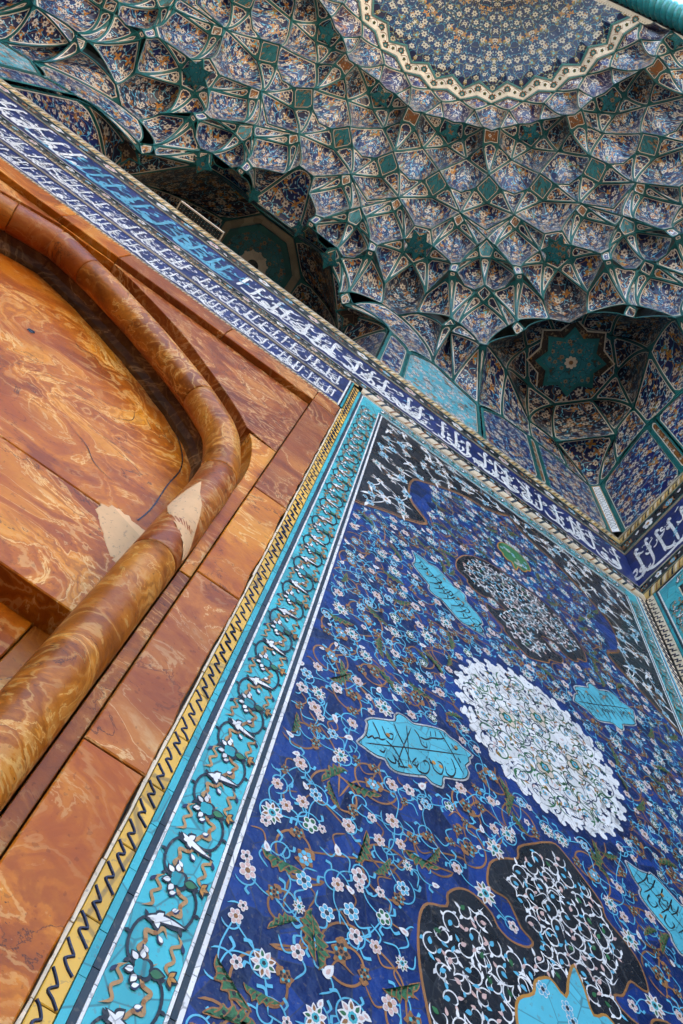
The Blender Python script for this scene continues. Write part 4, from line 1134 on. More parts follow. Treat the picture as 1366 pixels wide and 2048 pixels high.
def scroll(fr, th, along0, along1, c, half, vert=True, sgn=1, period=0.30, small=False):
    """undulating black stem with white split leaves, buds and ochre cloud bands, on the turquoise strip centred at c"""
    layers = {}
    def L(m): return layers.setdefault(m, MB())
    def pt(s, t): return (c + t * sgn, s) if vert else (s, c + t * sgn)
    def line(P, w, m, z, **kw): strip(L(m), [pt(*p) for p in catmull(P, 6)], w, z, 0, **kw)
    def blob(P, m, z): poly(L(m), [pt(*p) for p in P], z)
    k = half / 0.049; p2 = period / 4
    A = 0.0385 * k; B_ = 0.0018
    def stem_pt(ph):
        return (along0 + p2 * ph / math.pi - 0.0135 * k * math.sin(2 * ph), A * math.sin(ph))
    nn = int((along1 - along0) / p2)
    stem = [stem_pt(math.pi * i / 14) for i in range(14 * nn + 1)]
    strip(L('black'), [pt(*p) for p in stem], 0.0046 * k, B_ + 0.0003, 0)
    for n in range(nn):
        f = 1 if n % 2 == 0 else -1
        s = along0 + n * p2          # crossing
        cs = s + p2 / 2              # loop centre, bulging to side f
        # thorns on the loop
        for q in (0.22, 0.5, 0.78):
            px_, py_ = stem_pt(math.pi * (n + q)); blob(leafpts(px_, py_, 0.011 * k, 0.006 * k, (1.57 * f if q == 0.5 else (2.3 if q < 0.5 else 0.8) * f)), 'black', B_ + 0.0004)
        # tan cloud band inside the loop
        P = []
        for i in range(9):
            a = math.pi * (1.12 - 1.24 * i / 8); rr_ = (0.0235 + (0.0055 if i % 2 else -0.003)) * k
            P.append((cs + rr_ * 1.05 * math.cos(a), f * (-0.006 * k + rr_ * math.sin(a))))
        line(P, 0.0064 * k, 'tanb', B_ + 0.0002, taper=(0.12, 0.12))
        for q in (P[2], P[4], P[6]): blob(rosette(q[0], q[1], 0.0036 * k, 5, 0.2), 'brown', B_ + 0.0007)
        P2_ = [(cs - 0.030 * k, -f * 0.040 * k), (cs - 0.018 * k, -f * 0.026 * k), (cs - 0.004 * k, -f * 0.034 * k), (cs + 0.010 * k, -f * 0.024 * k), (cs + 0.022 * k, -f * 0.036 * k), (cs + 0.034 * k, -f * 0.026 * k)]
        line(P2_, 0.0052 * k, 'tanb', B_ + 0.0002, taper=(0.15, 0.15))
        for ds, t in ((-0.010, 0.004), (0.013, -0.010)):
            blob(leafpts(cs + ds * k - 0.006 * k, f * t * k, 0.016 * k, 0.010 * k, 0.9 * f), 'zig', B_ + 0.0006); blob(leafpts(cs + (ds - 0.004) * k, f * (t + 0.001) * k, 0.0115 * k, 0.0062 * k, 0.9 * f), 'white', B_ + 0.0012)
        blob(leafpts(cs + 0.012 * k, -f * 0.0435 * k, 0.015 * k, 0.006 * k, 0.5 * f), 'zig', B_ + 0.0006)
        if n % 2 == 0:               # white split leaf lying along the crossing
            g = 1 if n % 4 == 0 else -1
            base = -0.030 * f * k
            tl_ = 0.55 * g
            blob(leafpts(s - 0.006 * k * g, base, 0.070 * k, 0.0165 * k, (1.57 - 0.45 * g) * f, 0.22 * g * f), 'black', B_ + 0.0008)
            blob(leafpts(s - 0.005 * k * g, base + 0.004 * f * k, 0.058 * k, 0.0095 * k, (1.57 - 0.45 * g) * f, 0.22 * g * f), 'white', B_ + 0.0014)
            for aa, ll in ((0.55, 0.020), (2.6, 0.020), (-2.2, 0.015)):
                blob(leafpts(s, base + 0.016 * f * k, ll * k, 0.015 * k, aa * f), 'black', B_ + 0.0009); blob(leafpts(s, base + 0.0175 * f * k, (ll - 0.005) * k, 0.0090 * k, aa * f), 'white', B_ + 0.0015)
        else:                        # green and turquoise bud
            blob(rosette(s, 0.004 * f * k, 0.0185 * k, 4, 0.28, 0.6), 'black', B_ + 0.0008); blob(rosette(s, 0.005 * f * k, 0.0130 * k, 4, 0.22, 0.6), 'turq2', B_ + 0.0014)
            blob(leafpts(s, -0.006 * f * k, 0.026 * k, 0.018 * k, -1.3 * f), 'black', B_ + 0.0009); blob(leafpts(s, -0.008 * f * k, 0.020 * k, 0.012 * k, -1.3 * f), 'green', B_ + 0.0016)
            for a in (0.35, 1.0, 2.1, 2.8):
                blob(leafpts(s + 0.012 * k * math.cos(a), f * (0.004 * k + 0.012 * k * math.sin(a)), 0.017 * k, 0.0125 * k, a * f), 'black', B_ + 0.0010); blob(leafpts(s + 0.013 * k * math.cos(a), f * (0.004 * k + 0.013 * k * math.sin(a)), 0.013 * k, 0.0085 * k, a * f), 'white', B_ + 0.0017)
            tx, ty = s + 0.008 * k, -f * 0.034 * k
            for a in (0.6, 1.6, 2.6):
                blob(leafpts(tx, ty, 0.017 * k, 0.010 * k, -a * f), 'black', B_ + 0.001); blob(leafpts(tx, ty, 0.013 * k, 0.006 * k, -a * f), 'ochre', B_ + 0.0018)
    for m, q in layers.items():
        o = fr.part(th, q, 'scroll_' + {'black': 'stem', 'white': 'leaves', 'turq2': 'buds', 'green': 'buds', 'tanb': 'cloud_bands', 'brown': 'spots', 'zig': 'seeds', 'ochre': 'trefoils'}[m], G[m])
        o['kind'] = 'stuff'
G['tanb'] = glaze('tan cloud band glaze', (0.38, 0.21, 0.08), 0.4, 0.2, crack=False)
PX0, PX1, PZT = 0.338, 1.815, 3.705
bd = FA.thing('turquoise_border', 'turquoise scroll border with black and white lines framing the blue panel', 'border', 0.185, -0.4)
line_frame(FA, bd, [(0.1855, -0.4, 0.198, 3.822, 'turq'), (0.1985, -0.4, 0.2095, 3.815, 'slate'), (0.2100, -0.4, 0.2150, 3.81, 'white'),
                    (0.3135, -0.4, 0.3190, PZT + 0.018, 'white'), (0.3195, -0.4, 0.3290, PZT + 0.012, 'slate'), (0.3295, -0.4, 0.3375, PZT + 0.004, 'white'),
                    (0.3380, PZT, PX1, PZT + 0.004, 'white'), (0.3295, PZT + 0.0045, PX1 + 0.005, PZT + 0.012, 'slate'), (0.3195, PZT + 0.0125, PX1 + 0.01, PZT + 0.018, 'white'),
                    (0.2155, 3.8055, 1.912, 3.811, 'white'), (0.2105, 3.8115, 1.918, 3.819, 'slate'), (0.199, 3.8195, 1.924, 3.8265, 'cream'),
                    (PX1 + 0.0005, -0.4, PX1 + 0.006, PZT, 'white'), (PX1 + 0.0065, -0.4, PX1 + 0.0135, PZT + 0.004, 'slate'), (PX1 + 0.014, -0.4, PX1 + 0.019, PZT + 0.012, 'white'),
                    (1.907, -0.4, 1.912, 3.805, 'white'), (1.9125, -0.4, 1.9190, 3.811, 'slate'), (1.9195, -0.4, 1.9290, 3.815, 'cyan')])
mb = MB()
slab(mb, [(0.2155, -0.4), (0.313, -0.4), (0.313, 3.7235), (1.8345, 3.7235), (1.8345, -0.4), (1.9065, -0.4), (1.9065, 3.805), (0.2155, 3.805)], -0.03, 0.0, 0.0004)
FA.part(bd, mb, 'ground', G['turq'])
scroll(FA, bd, -0.388, 3.70, 0.264, 0.049)
scroll(FA, bd, 0.33, 1.83, 3.764, 0.040, vert=False, period=0.24)
scroll(FA, bd, -0.388, 3.70, 1.8705, 0.036, period=0.24, sgn=-1)
twist_border(FA, 'cable_border', 'pale cable moulding between the turquoise border and the blossom border', 0.195, WALLB - 0.004, 3.832, 3.898, col='cream')

# ------------------------------------------------------------------ the blue carpet panel
PCX, PCZ = 1.0765, 1.945
panel = FA.thing('blue_tile_panel', 'tall cobalt mosaic panel with white medallion, cartouches and flowering scrolls', 'tile panel', PX0, -0.4, zs=0.45)
mb = MB(); rect(mb, PX0 + 0.0004, -0.4, PX1, PZT - 0.0004, 0.0, 0, -0.03); FA.part(panel, mb, 'field', G['cob'])
CART_OUT = [(-0.197, 0.0), (-0.175, 0.014), (-0.159, 0.026), (-0.15, 0.039), (-0.14, 0.053), (-0.139, 0.063), (-0.128, 0.07), (-0.11, 0.075), (-0.076, 0.076), (-0.039, 0.078), (-0.03, 0.092), (-0.012, 0.103), (0.004, 0.099), (0.018, 0.089), (0.027, 0.078), (0.052, 0.077), (0.093, 0.076), (0.117, 0.072), (0.133, 0.066), (0.144, 0.05), (0.162, 0.039), (0.171, 0.025), (0.197, 0.0), (0.175, -0.013), (0.168, -0.026), (0.146, -0.037), (0.145, -0.053), (0.127, -0.071), (0.104, -0.079), (0.073, -0.079), (0.041, -0.077), (0.031, -0.089), (0.017, -0.104), (0.003, -0.103), (-0.016, -0.095), (-0.026, -0.08), (-0.044, -0.08), (-0.081, -0.079), (-0.111, -0.076), (-0.125, -0.069), (-0.133, -0.057), (-0.134, -0.043), (-0.152, -0.039), (-0.169, -0.029), (-0.181, -0.019), (-0.193, -0.01)]
CART_STR = [[(-0.173, -0.003), (-0.105, -0.003), (-0.036, -0.002), (0.042, -0.002), (0.168, -0.003)], [(-0.003, 0.066), (-0.029, 0.012), (-0.065, -0.051)], [(-0.045, 0.065), (-0.048, 0.034), (-0.047, -0.001), (-0.054, -0.057)], [(-0.1, 0.012), (-0.085, -0.013), (-0.082, -0.062)], [(0.012, 0.062), (-0.093, -0.045), (-0.068, -0.058)], [(-0.116, 0.062), (-0.115, 0.03), (-0.118, 0.016)], [(-0.157, 0.023), (-0.155, 0.013), (-0.139, 0.019), (-0.136, 0.013), (-0.123, 0.016), (-0.113, 0.012), (-0.095, 0.017)], [(-0.091, 0.053), (-0.092, 0.025), (-0.078, 0.017), (-0.068, 0.031), (-0.082, 0.032)], [(0.018, 0.057), (0.023, 0.038), (0.018, 0.013), (0.031, 0.006), (0.039, 0.023)], [(0.025, 0.035), (0.043, 0.03), (0.068, 0.037), (0.099, 0.038), (0.119, 0.043)], [(0.076, 0.059), (0.066, 0.039)], [(0.095, 0.063), (0.085, 0.041)], [(0.111, 0.063), (0.114, 0.043), (0.117, -0.014), (0.117, -0.064)], [(0.126, 0.059), (0.122, 0.045)], [(-0.123, -0.036), (-0.116, -0.047), (-0.103, -0.048), (-0.099, -0.03)], [(-0.101, -0.026), (-0.094, -0.047)], [(-0.137, -0.018), (-0.128, -0.023), (-0.117, -0.015)], [(-0.039, -0.04), (-0.039, -0.063), (-0.018, -0.069), (0.004, -0.052), (0.007, -0.036), (-0.005, -0.035), (-0.007, -0.047)], [(-0.024, -0.027), (-0.047, -0.044), (-0.034, -0.054)], [(0.025, -0.031), (0.017, -0.054), (0.032, -0.067), (0.051, -0.051), (0.054, -0.036), (0.042, -0.03)], [(0.063, -0.041), (0.056, -0.063), (0.072, -0.069), (0.092, -0.053), (0.1, -0.028), (0.1, -0.015)], [(0.019, -0.023), (0.019, -0.039), (0.014, -0.035)], [(0.131, 0.029), (0.134, 0.011), (0.149, 0.016)], [(0.129, -0.012), (0.128, -0.029)], [(-0.088, -0.045), (-0.102, -0.061)], [(-0.026, -0.043), (-0.044, -0.056)]]
CARTS = [(0.673, 1.549, 34.66, 1, True), (2 * PCX - 0.673, 1.549, 180 - 34.66, -1, False), (0.742, 2.411, -37.8, -1, False), (2 * PCX - 0.742, 2.405, 180 + 37.8, 1, False)]
cart_polys = []
def xf(P, cx, cz, ang, my=1, sc=1.0):
    c, s_ = math.cos(math.radians(ang)), math.sin(math.radians(ang))
    return [(cx + sc * (x * c - my * y * s_), cz + sc * (x * s_ + my * y * c)) for x, y in P]
rk = random.Random(4)
for i, (cx_, cz_, an, my, traced) in enumerate(CARTS):
    if abs(an) > 90: an -= 180 * (1 if an > 0 else -1); my = -my
    O = catmull(xf(CART_OUT, cx_, cz_, an, my), 2, True)
    cart_polys.append(O)
    th = FA.thing('cartouche', ['sky blue lettered cartouche at lower left of the white medallion', 'sky blue lettered cartouche at lower right of the white medallion', 'sky blue lettered cartouche at upper left of the white medallion', 'sky blue lettered cartouche at upper right of the white medallion'][i], 'cartouche', cx_, cz_, 'cartouches round the white medallion', zs=0.45)
    mb = MB(); poly(mb, O.tolist(), 0.003); slab(mb, O.tolist(), 0.0002, 0.003, 0.0006); FA.part(th, mb, 'rim', G['white'])
    mb = MB(); poly(mb, offset_poly(O, 0.0042).tolist(), 0.0035, 0); poly(mb, offset_poly(O, 0.0068).tolist(), 0.0039, 1)
    FA.part(th, mb, 'ground', [G['black'], G['cyan2']])
    mb = MB()
    if traced:
        strokes = CART_STR
    else:
        strokes = [[(-0.172, -0.003), (-0.05, -0.001), (0.06, -0.004), (0.17, -0.002)]]
        x = -0.14
        while x < 0.14:
            t = rk.uniform(0.045, 0.064) ; b = rk.uniform(-0.06, 0.0)
            strokes.append([(x, t), (x + 0.004, (t + b) / 2), (x - 0.004, b)])
            if rk.random() < 0.6: strokes.append([(x + 0.008, b + 0.02), (x + 0.012, b - 0.008), (x + 0.03, b - 0.012), (x + 0.036, b + 0.012), (x + 0.026, b + 0.02)])
            if rk.random() < 0.7: strokes.append([(x + 0.004, 0.02 + rk.uniform(0, .03)), (x + 0.014, 0.014), (x + 0.024, 0.026), (x + 0.03, 0.016)])
            x += rk.uniform(0.02, 0.034)
    for j, st in enumerate(strokes):
        P = catmull(st, 6)
        # keep the strokes inside the cartouche
        strip(mb, np.array(xf(P, cx_, cz_, an, my)), 0.0055 if j else 0.0042, 0.0043 + 0.0001 * (j % 6), 0, taper=(0.05, 0.12), nib=(math.radians(an + 60), 0.45))
    for j in range(26):
        x = rk.uniform(-0.13, 0.13); y = rk.uniform(-0.055, 0.055)
        p = xf([(x, y)], cx_, cz_, an, my)[0]
        dots(mb, p[0], p[1], 0.0028, 0.0051, 1)
    FA.part(th, mb, 'lettering', G['black'])
    mb = MB()
    for j, (x, y) in enumerate(((-0.062, -0.054), (0.028, -0.036), (0.046, -0.045), (0.142, 0.018), (-0.085, 0.028))):
        poly(mb, rosette(*xf([(x, y)], cx_, cz_, an, my)[0], 0.006, 5, 0.15), 0.0054)
    FA.part(th, mb, 'counter_inlay', G['ochre'])['kind'] = 'stuff'

# white medallion
WR = 0.292
def med_out(R, n=14, amp=0.10):
    out = []
    for i in range(n):
        a0 = 2 * math.pi * i / n + math.pi / 2
        w = 2 * math.pi / n
        for t, q in ((-0.5, 0.87), (-0.40, 0.93), (-0.36, 0.985), (-0.22, 0.96), (-0.15, 1.0), (0.0, 1.05), (0.15, 1.0), (0.22, 0.96), (0.36, 0.985), (0.40, 0.93)):
            a = a0 + t * w
            el = 1.0
            out.append((PCX + R * q * math.cos(a) * 1.02, PCZ - 0.02 + R * q * math.sin(a) * 0.98))
    return out
wm = FA.thing('white_medallion', 'large lobed white medallion at the heart of the blue panel', 'medallion', PCX, PCZ, zs=0.45)
WO = med_out(WR * 0.80, 18)
mb = MB(); slab(mb, WO, 0.0002, 0.003, 0.0006); FA.part(wm, mb, 'ground', G['white'])
def roundleaf(cx, cy, L, w, ang, curl=0.0, n=8):
    ca, sa = math.cos(ang), math.sin(ang)
    t = np.linspace(0, 1, n)
    up = [(L * q, w * 0.5 * math.sin(math.pi * q ** 1.5) ** 0.7 + curl * L * q * q) for q in t]
    dn = [(L * q, -w * 0.5 * math.sin(math.pi * q ** 1.5) ** 0.7 + curl * L * q * q) for q in t[::-1][1:-1]]
    return [(cx + x * ca - y * sa, cy + x * sa + y * ca) for x, y in up + dn]
mb = MB(); rq = random.Random(5)
for ringr, nq, Lq in ((0.222, 34, 0.040), (0.252, 36, 0.038), (0.272, 34, 0.034)):
    for k in range(nq):
        a = 2 * math.pi * (k + rq.uniform(-.2, .2)) / nq
        bx_, bz_ = PCX + ringr * 1.02 * math.cos(a), PCZ - 0.02 + ringr * 0.98 * math.sin(a)
        for da, ll, cu in ((0.0, 1.0, 0.2), (0.95, 0.8, 0.45), (-0.95, 0.8, -0.45), (2.2, 0.5, 0.3), (-2.2, 0.5, -0.3)):
            poly(mb, roundleaf(bx_, bz_, Lq * ll * rq.uniform(0.7, 0.95), 0.0215 * ll + 0.004, a + da + rq.uniform(-.25, .25), cu), 0.0028 + 0.00004 * ((k + int(da * 3)) % 7))
FA.part(wm, mb, 'petal_fringe', G['white'])['kind'] = 'stuff'
inl = {}
def I(m): return inl.setdefault(m, MB())
rw = random.Random(31)
def spiral(cx, cz, R, turns, a0, d, n=26):
    return [(cx + R * (1 - 0.80 * t) * math.cos(a0 + d * turns * 2 * math.pi * t), cz + R * (1 - 0.80 * t) * math.sin(a0 + d * turns * 2 * math.pi * t)) for t in np.linspace(0, 1, n)]
for ring, rr_, nn in ((0, 0.0, 1), (1, 0.06, 6), (2, 0.115, 10), (3, 0.17, 15), (4, 0.222, 20)):
    for k in range(nn):
        a = 2 * math.pi * k / nn + ring * 0.3
        cx_, cz_ = PCX + rr_ * math.cos(a), PCZ - 0.02 + rr_ * math.sin(a)
        d = 1 if (k + ring) % 2 else -1
        jx, jz = rw.uniform(-.012, .012), rw.uniform(-.012, .012); cx_ += jx; cz_ += jz
        strip(I('green'), spiral(cx_, cz_, rw.uniform(0.030, 0.044), rw.uniform(0.6, 1.0), a, d), 0.0042, 0.0036, taper=(0.1, 0.3))
        strip(I('zig'), spiral(cx_ + rw.uniform(-.03, .03), cz_ + rw.uniform(-.03, .03), rw.uniform(0.024, 0.05), rw.uniform(0.4, 0.8), rw.uniform(0, 6), -d), 0.0034, 0.0034, taper=(0.1, 0.3))
        strip(I('zig'), spiral(cx_ + rw.uniform(-.03, .03), cz_ + rw.uniform(-.03, .03), rw.uniform(0.024, 0.05), rw.uniform(0.4, 0.8), rw.uniform(0, 6), d), 0.0034, 0.0035, taper=(0.1, 0.3))
        bf = rosette(cx_, cz_, 0.0085, 5, 0.3, a); poly(I('cyan'), bf, 0.0044); poly(I('ochre'), rosette(cx_, cz_, 0.0036, 5, 0.2), 0.0049)
        for j in range(7):
            aa = rw.uniform(0, 6.28); q = rw.uniform(0.014, 0.036)
            poly(I(rw.choice(('green', 'zig', 'ochre', 'pink', 'green'))), leafpts(cx_ + q * math.cos(aa), cz_ + q * math.sin(aa), rw.uniform(0.012, 0.02), 0.0065, aa + 1.3), 0.0040)
for dx, dz in ((0.0, 0.11), (0.0, -0.11), (0.12, 0.0), (-0.12, 0.0)):
    cx_, cz_ = PCX + dx, PCZ - 0.02 + dz
    poly(I('tan2'), rosette(cx_, cz_, 0.036, 4, 0.4, math.pi / 4), 0.0052); strip(I('green'), rosette(cx_, cz_, 0.036, 4, 0.4, math.pi / 4), 0.0030, 0.0057, closed=True)
    poly(I('green'), rosette(cx_, cz_, 0.020, 6, 0.25), 0.0060); poly(I('cyan'), rosette(cx_, cz_, 0.012, 5, 0.25), 0.0064); poly(I('ochre'), rosette(cx_, cz_, 0.005, 5, 0.25), 0.0068)
for m, q in inl.items():
    FA.part(wm, q, 'inlay', G[m])['kind'] = 'stuff'

# black lobed medallions below and above, mirrored
BL = [(1.0765, 1.545), (1.04, 1.525), (1.008, 1.499), (0.956, 1.451), (0.949, 1.413), (0.906, 1.383), (0.87, 1.344), (0.861, 1.285), (0.88, 1.272), (0.912, 1.274), (0.93, 1.248), (0.946, 1.223), (0.970, 1.210), (0.956, 1.192), (0.918, 1.182), (0.888, 1.193), (0.871, 1.217), (0.828, 1.235), (0.791, 1.226), (0.761, 1.194), (0.759, 1.163), (0.716, 1.141), (0.70, 1.108), (0.698, 1.054), (0.705, 1.0), (0.722, 0.94), (0.745, 0.88), (0.80, 0.80), (0.87, 0.745), (0.95, 0.72), (1.0765, 0.70)]
TQ = [(1.0765, 1.222), (1.054, 1.179), (1.041, 1.135), (1.007, 1.153), (0.967, 1.125), (0.958, 1.094), (0.921, 1.063), (0.913, 1.02), (0.925, 0.97), (0.955, 0.92), (1.0, 0.885), (1.0765, 0.87)]
def fullsym(L): return L + [(2 * PCX - x, z) for x, z in L[::-1][1:-1]]
def flipz(L): return [(x, 2 * (PCZ - 0.0) - z) for x, z in L]
blacks = []
for up in (False, True):
    B_ = fullsym(BL); T_ = fullsym(TQ)
    if up:
        B_ = [(PCX + (x - PCX) * 0.80, PCZ + 0.42 + (1.545 - z) * 0.66) for x, z in B_][::-1]
        T_ = [(PCX + (x - PCX) * 0.55, 3.235 - (1.222 - z) * -0.0 - (z - 0.87) * 0.62 + 0.0) for x, z in T_][::-1]
    Bc = catmull(B_, 3, True); blacks.append(Bc)
    bm = FA.thing('black_medallion', ('black lobed medallion with white lacework above' if up else 'black lobed medallion with white lacework below') + ' the white medallion', 'medallion', PCX, 2.4 if up else 0.7, zs=0.45)
    mb = MB(); slab(mb, Bc.tolist(), 0.0002, 0.0022, 0.0005); FA.part(bm, mb, 'rim', G['brown'])
    Bi = offset_poly(Bc, 0.0052)
    mb = MB(); poly(mb, Bi.tolist(), 0.0026); FA.part(bm, mb, 'ground', G['black'])
    zlo, zhi = Bc[:, 1].min(), Bc[:, 1].max()
    def inside(p, P):
        x, y = p; c = False; n = len(P)
        for i in range(n):
            x1, y1 = P[i]; x2, y2 = P[i - 1]
            if (y1 > y) != (y2 > y) and x < (x2 - x1) * (y - y1) / (y2 - y1 + 1e-12) + x1: c = not c
        return c
    inl2 = {}
    def J(m): return inl2.setdefault(m, MB())
    rb_ = random.Random(55 + up)
    # interlaced white spirals on a hexagonal lay-out
    st = 0.046
    Tc0 = catmull(T_, 3, True)
    for r_ in range(-2, 24):
        for c_ in range(-11, 11):
            cx_ = PCX + (c_ + 0.5 * (r_ % 2)) * st; cz_ = zlo + r_ * st * 0.86
            ok = all(inside((cx_ + 0.024 * math.cos(a), cz_ + 0.024 * math.sin(a)), Bi) for a in np.linspace(0, 5.5, 7))
            if not ok or inside((cx_, cz_), Tc0): continue
            d = 1 if (r_ + c_) % 2 else -1
            a = rb_.uniform(0, 6.28)
            R_ = rb_.uniform(0.020, 0.030)
            strip(J('white'), spiral(cx_, cz_, R_, rb_.uniform(0.75, 1.15), a, d), 0.0030, 0.0031 + 0.0001 * (c_ % 3), taper=(0.05, 0.3))
            e = (cx_ + R_ * math.cos(a), cz_ + R_ * math.sin(a))
            P = catmull([e, (e[0] + 0.02 * math.cos(a + 1.2 * d), e[1] + 0.02 * math.sin(a + 1.2 * d)), (e[0] + 0.045 * math.cos(a + 0.5 * d), e[1] + 0.045 * math.sin(a + 0.5 * d))], 6)
            if all(inside(p, Bi) for p in P[::4]): strip(J('white'), P, 0.0027, 0.0035, taper=(0.1, 0.4))
            for t in (0.2, 0.45, 0.7):
                sp_ = spiral(cx_, cz_, R_, 0.95, a, d)[int(t * 25)]
                aa = a + d * 6 * t + rb_.uniform(0.6, 1.4) * d
                poly(J(rb_.choice(('white', 'white', 'cyan', 'pink'))), leafpts(sp_[0], sp_[1], rb_.uniform(0.010, 0.019), 0.0075, aa, 0.3), 0.0039 + 0.00005 * (c_ % 4))
            poly(J(rb_.choice(('cyan', 'pink', 'cyan', 'green'))), leafpts(cx_ - 0.006, cz_, 0.016, 0.010, a), 0.0042)
    for m, q in inl2.items(): FA.part(bm, q, 'lacework', G[m])['kind'] = 'stuff'
    Tc = Tc0
    if up:
        pass
    if up: blacks.append(Tc)
    mb = MB(); slab(mb, Tc.tolist(), 0.0002 if up else 0.0028, 0.0050, 0.0005); FA.part(bm, mb, 'heart_rim', G['ochre'])
    Ti = offset_poly(Tc, 0.006)
    mb = MB(); poly(mb, Ti.tolist(), 0.0054); FA.part(bm, mb, 'heart', G['cyan2'] if not up else G['green'])
    for k in range(34):
        x, z = PCX + rb_.uniform(-0.15, 0.15), rb_.uniform(Tc[:, 1].min(), Tc[:, 1].max())
        if all(inside((x + 0.014 * math.cos(a), z + 0.014 * math.sin(a)), Ti) for a in (0, 1.57, 3.14, 4.7)):
            put_flower(FA, bm, 'blue6' if k % 3 else 'lotus', x, z, rb_.uniform(0.009, 0.017), rb_.uniform(0, 6), 0.0057, 'blossom')

# black spandrel ground at the top of the panel
SP = [(PX0 + 0.0004, 2.60), (0.36, 2.61), (0.405, 2.65), (0.466, 2.698), (0.537, 2.743), (0.609, 2.804), (0.635, 2.855), (0.588, 2.91), (0.560, 2.946), (0.539, 3.026), (0.55, 3.183), (0.628, 3.276), (0.707, 3.348), (0.779, 3.406), (0.855, 3.446), (0.93, 3.47), (1.011, 3.528), (PCX, 3.60)]
lobes = catmull(SP[1:], 4)
low = [SP[0]] + lobes.tolist()
low = low + [(2 * PCX - x, z) for x, z in low[::-1][1:]]
low[-1] = (PX1 - 0.0004, 2.60)
spn = FA.thing('black_spandrel', 'black mosaic spandrel with white lotus blossoms filling the panel top', 'spandrel', PX0, 2.6, zs=0.45)
P = low + [(PX1 - 0.0004, PZT - 0.0006), (PX0 + 0.0004, PZT - 0.0006)]
mb = MB(); slab(mb, P, 0.0002, 0.0020, 0.0004); FA.part(spn, mb, 'ground', G['black'])
mb = MB(); strip(mb, low, 0.010, 0.0026); strip(mb, [(x, z + 0.016) for x, z in low], 0.004, 0.0026); FA.part(spn, mb, 'rim', G['brown'])
def in_sp(x, z):
    X = [p[0] for p in low]; 
    return z > np.interp(x, X, [p[1] for p in low]) + 0.035 and z < PZT - 0.025 and PX0 + 0.03 < x < PX1 - 0.03

# ---- scrolls and flowers of the blue field
rv = random.Random(77)
LOWX = np.array([p[0] for p in low]); LOWZ = np.array([p[1] for p in low])
GN = 0.0025
gx = np.arange(PX0 - 0.02, PX1 + 0.02, GN); gz = np.arange(0.3, 3.75, GN)
GX, GZ = np.meshgrid(gx, gz)
OBST = np.zeros(GX.shape, bool)
OBST |= (GX - PCX) ** 2 + (GZ - PCZ + 0.02) ** 2 < (WR * 1.03) ** 2
for O in cart_polys + blacks:
    ins = np.zeros(GX.shape, bool)
    for i in range(len(O)):
        (x1, y1), (x2, y2) = O[i], O[i - 1]
        if abs(y1 - y2) < 1e-12: continue
        ins ^= ((y1 > GZ) != (y2 > GZ)) & (GX < (x2 - x1) * (GZ - y1) / (y2 - y1) + x1)
    OBST |= ins
OBST |= (GZ > 2.4) & (GZ > np.interp(GX, LOWX, LOWZ))
# distance to the nearest obstacle by growing the mask
DIST = np.where(OBST, 0.0, 9.0)
grow = OBST.copy()
for k in range(1, 24):
    g2 = grow.copy()
    g2[1:] |= grow[:-1]; g2[:-1] |= grow[1:]; g2[:, 1:] |= grow[:, :-1]; g2[:, :-1] |= grow[:, 1:]
    if k % 2 == 0:
        g2[1:, 1:] |= grow[:-1, :-1]; g2[:-1, :-1] |= grow[1:, 1:]; g2[1:, :-1] |= grow[:-1, 1:]; g2[:-1, 1:] |= grow[1:, :-1]
    DIST[g2 & ~grow] = k * GN
    grow = g2
def blocked(x, z, mar):
    i = int((z - 0.3) / GN); j = int((x - PX0 + 0.02) / GN)
    if i < 0: return False
    if i >= len(gz) or j < 0 or j >= len(gx): return True
    return DIST[i, j] <= mar
ZLO = 0.42
def scatter(rmin, tries, mar, half=True):
    out = []
    for _ in range(tries):
        x = rv.uniform(PX0 + mar, PCX); z = rv.uniform(ZLO, 3.6)
        if blocked(x, z, mar): continue
        if all((x - a) ** 2 + (z - b) ** 2 > rmin ** 2 for a, b in out): out.append((x, z))
    return out
vine_b, vine_t = MB(), MB()
leafs = MB()
spots = []      # (kind, x, z, r, rot)
def mirror2(fn): fn(1); fn(-1)
def mx(x, s): return x if s > 0 else 2 * PCX - x
def ok_path(P): return [p for p in P if PX0 + 0.006 < p[0] < PX1 - 0.006 and not blocked(p[0], p[1], 0.004)]
def add_vine(mbq, P, w, off, taper=(0.02, 0.1)):
    run = []
    for p in list(P) + [None]:
        if p is not None and PX0 + 0.004 < p[0] < PX1 - 0.004 and not blocked(p[0], p[1], 0.005): run.append(p)
        else:
            if len(run) > 4: strip(mbq, np.array(run), w, off, 0, taper=taper)
            run = []
big = scatter(0.118, 4000, 0.040)
order = sorted(big, key=lambda p: p[1])
taken = []
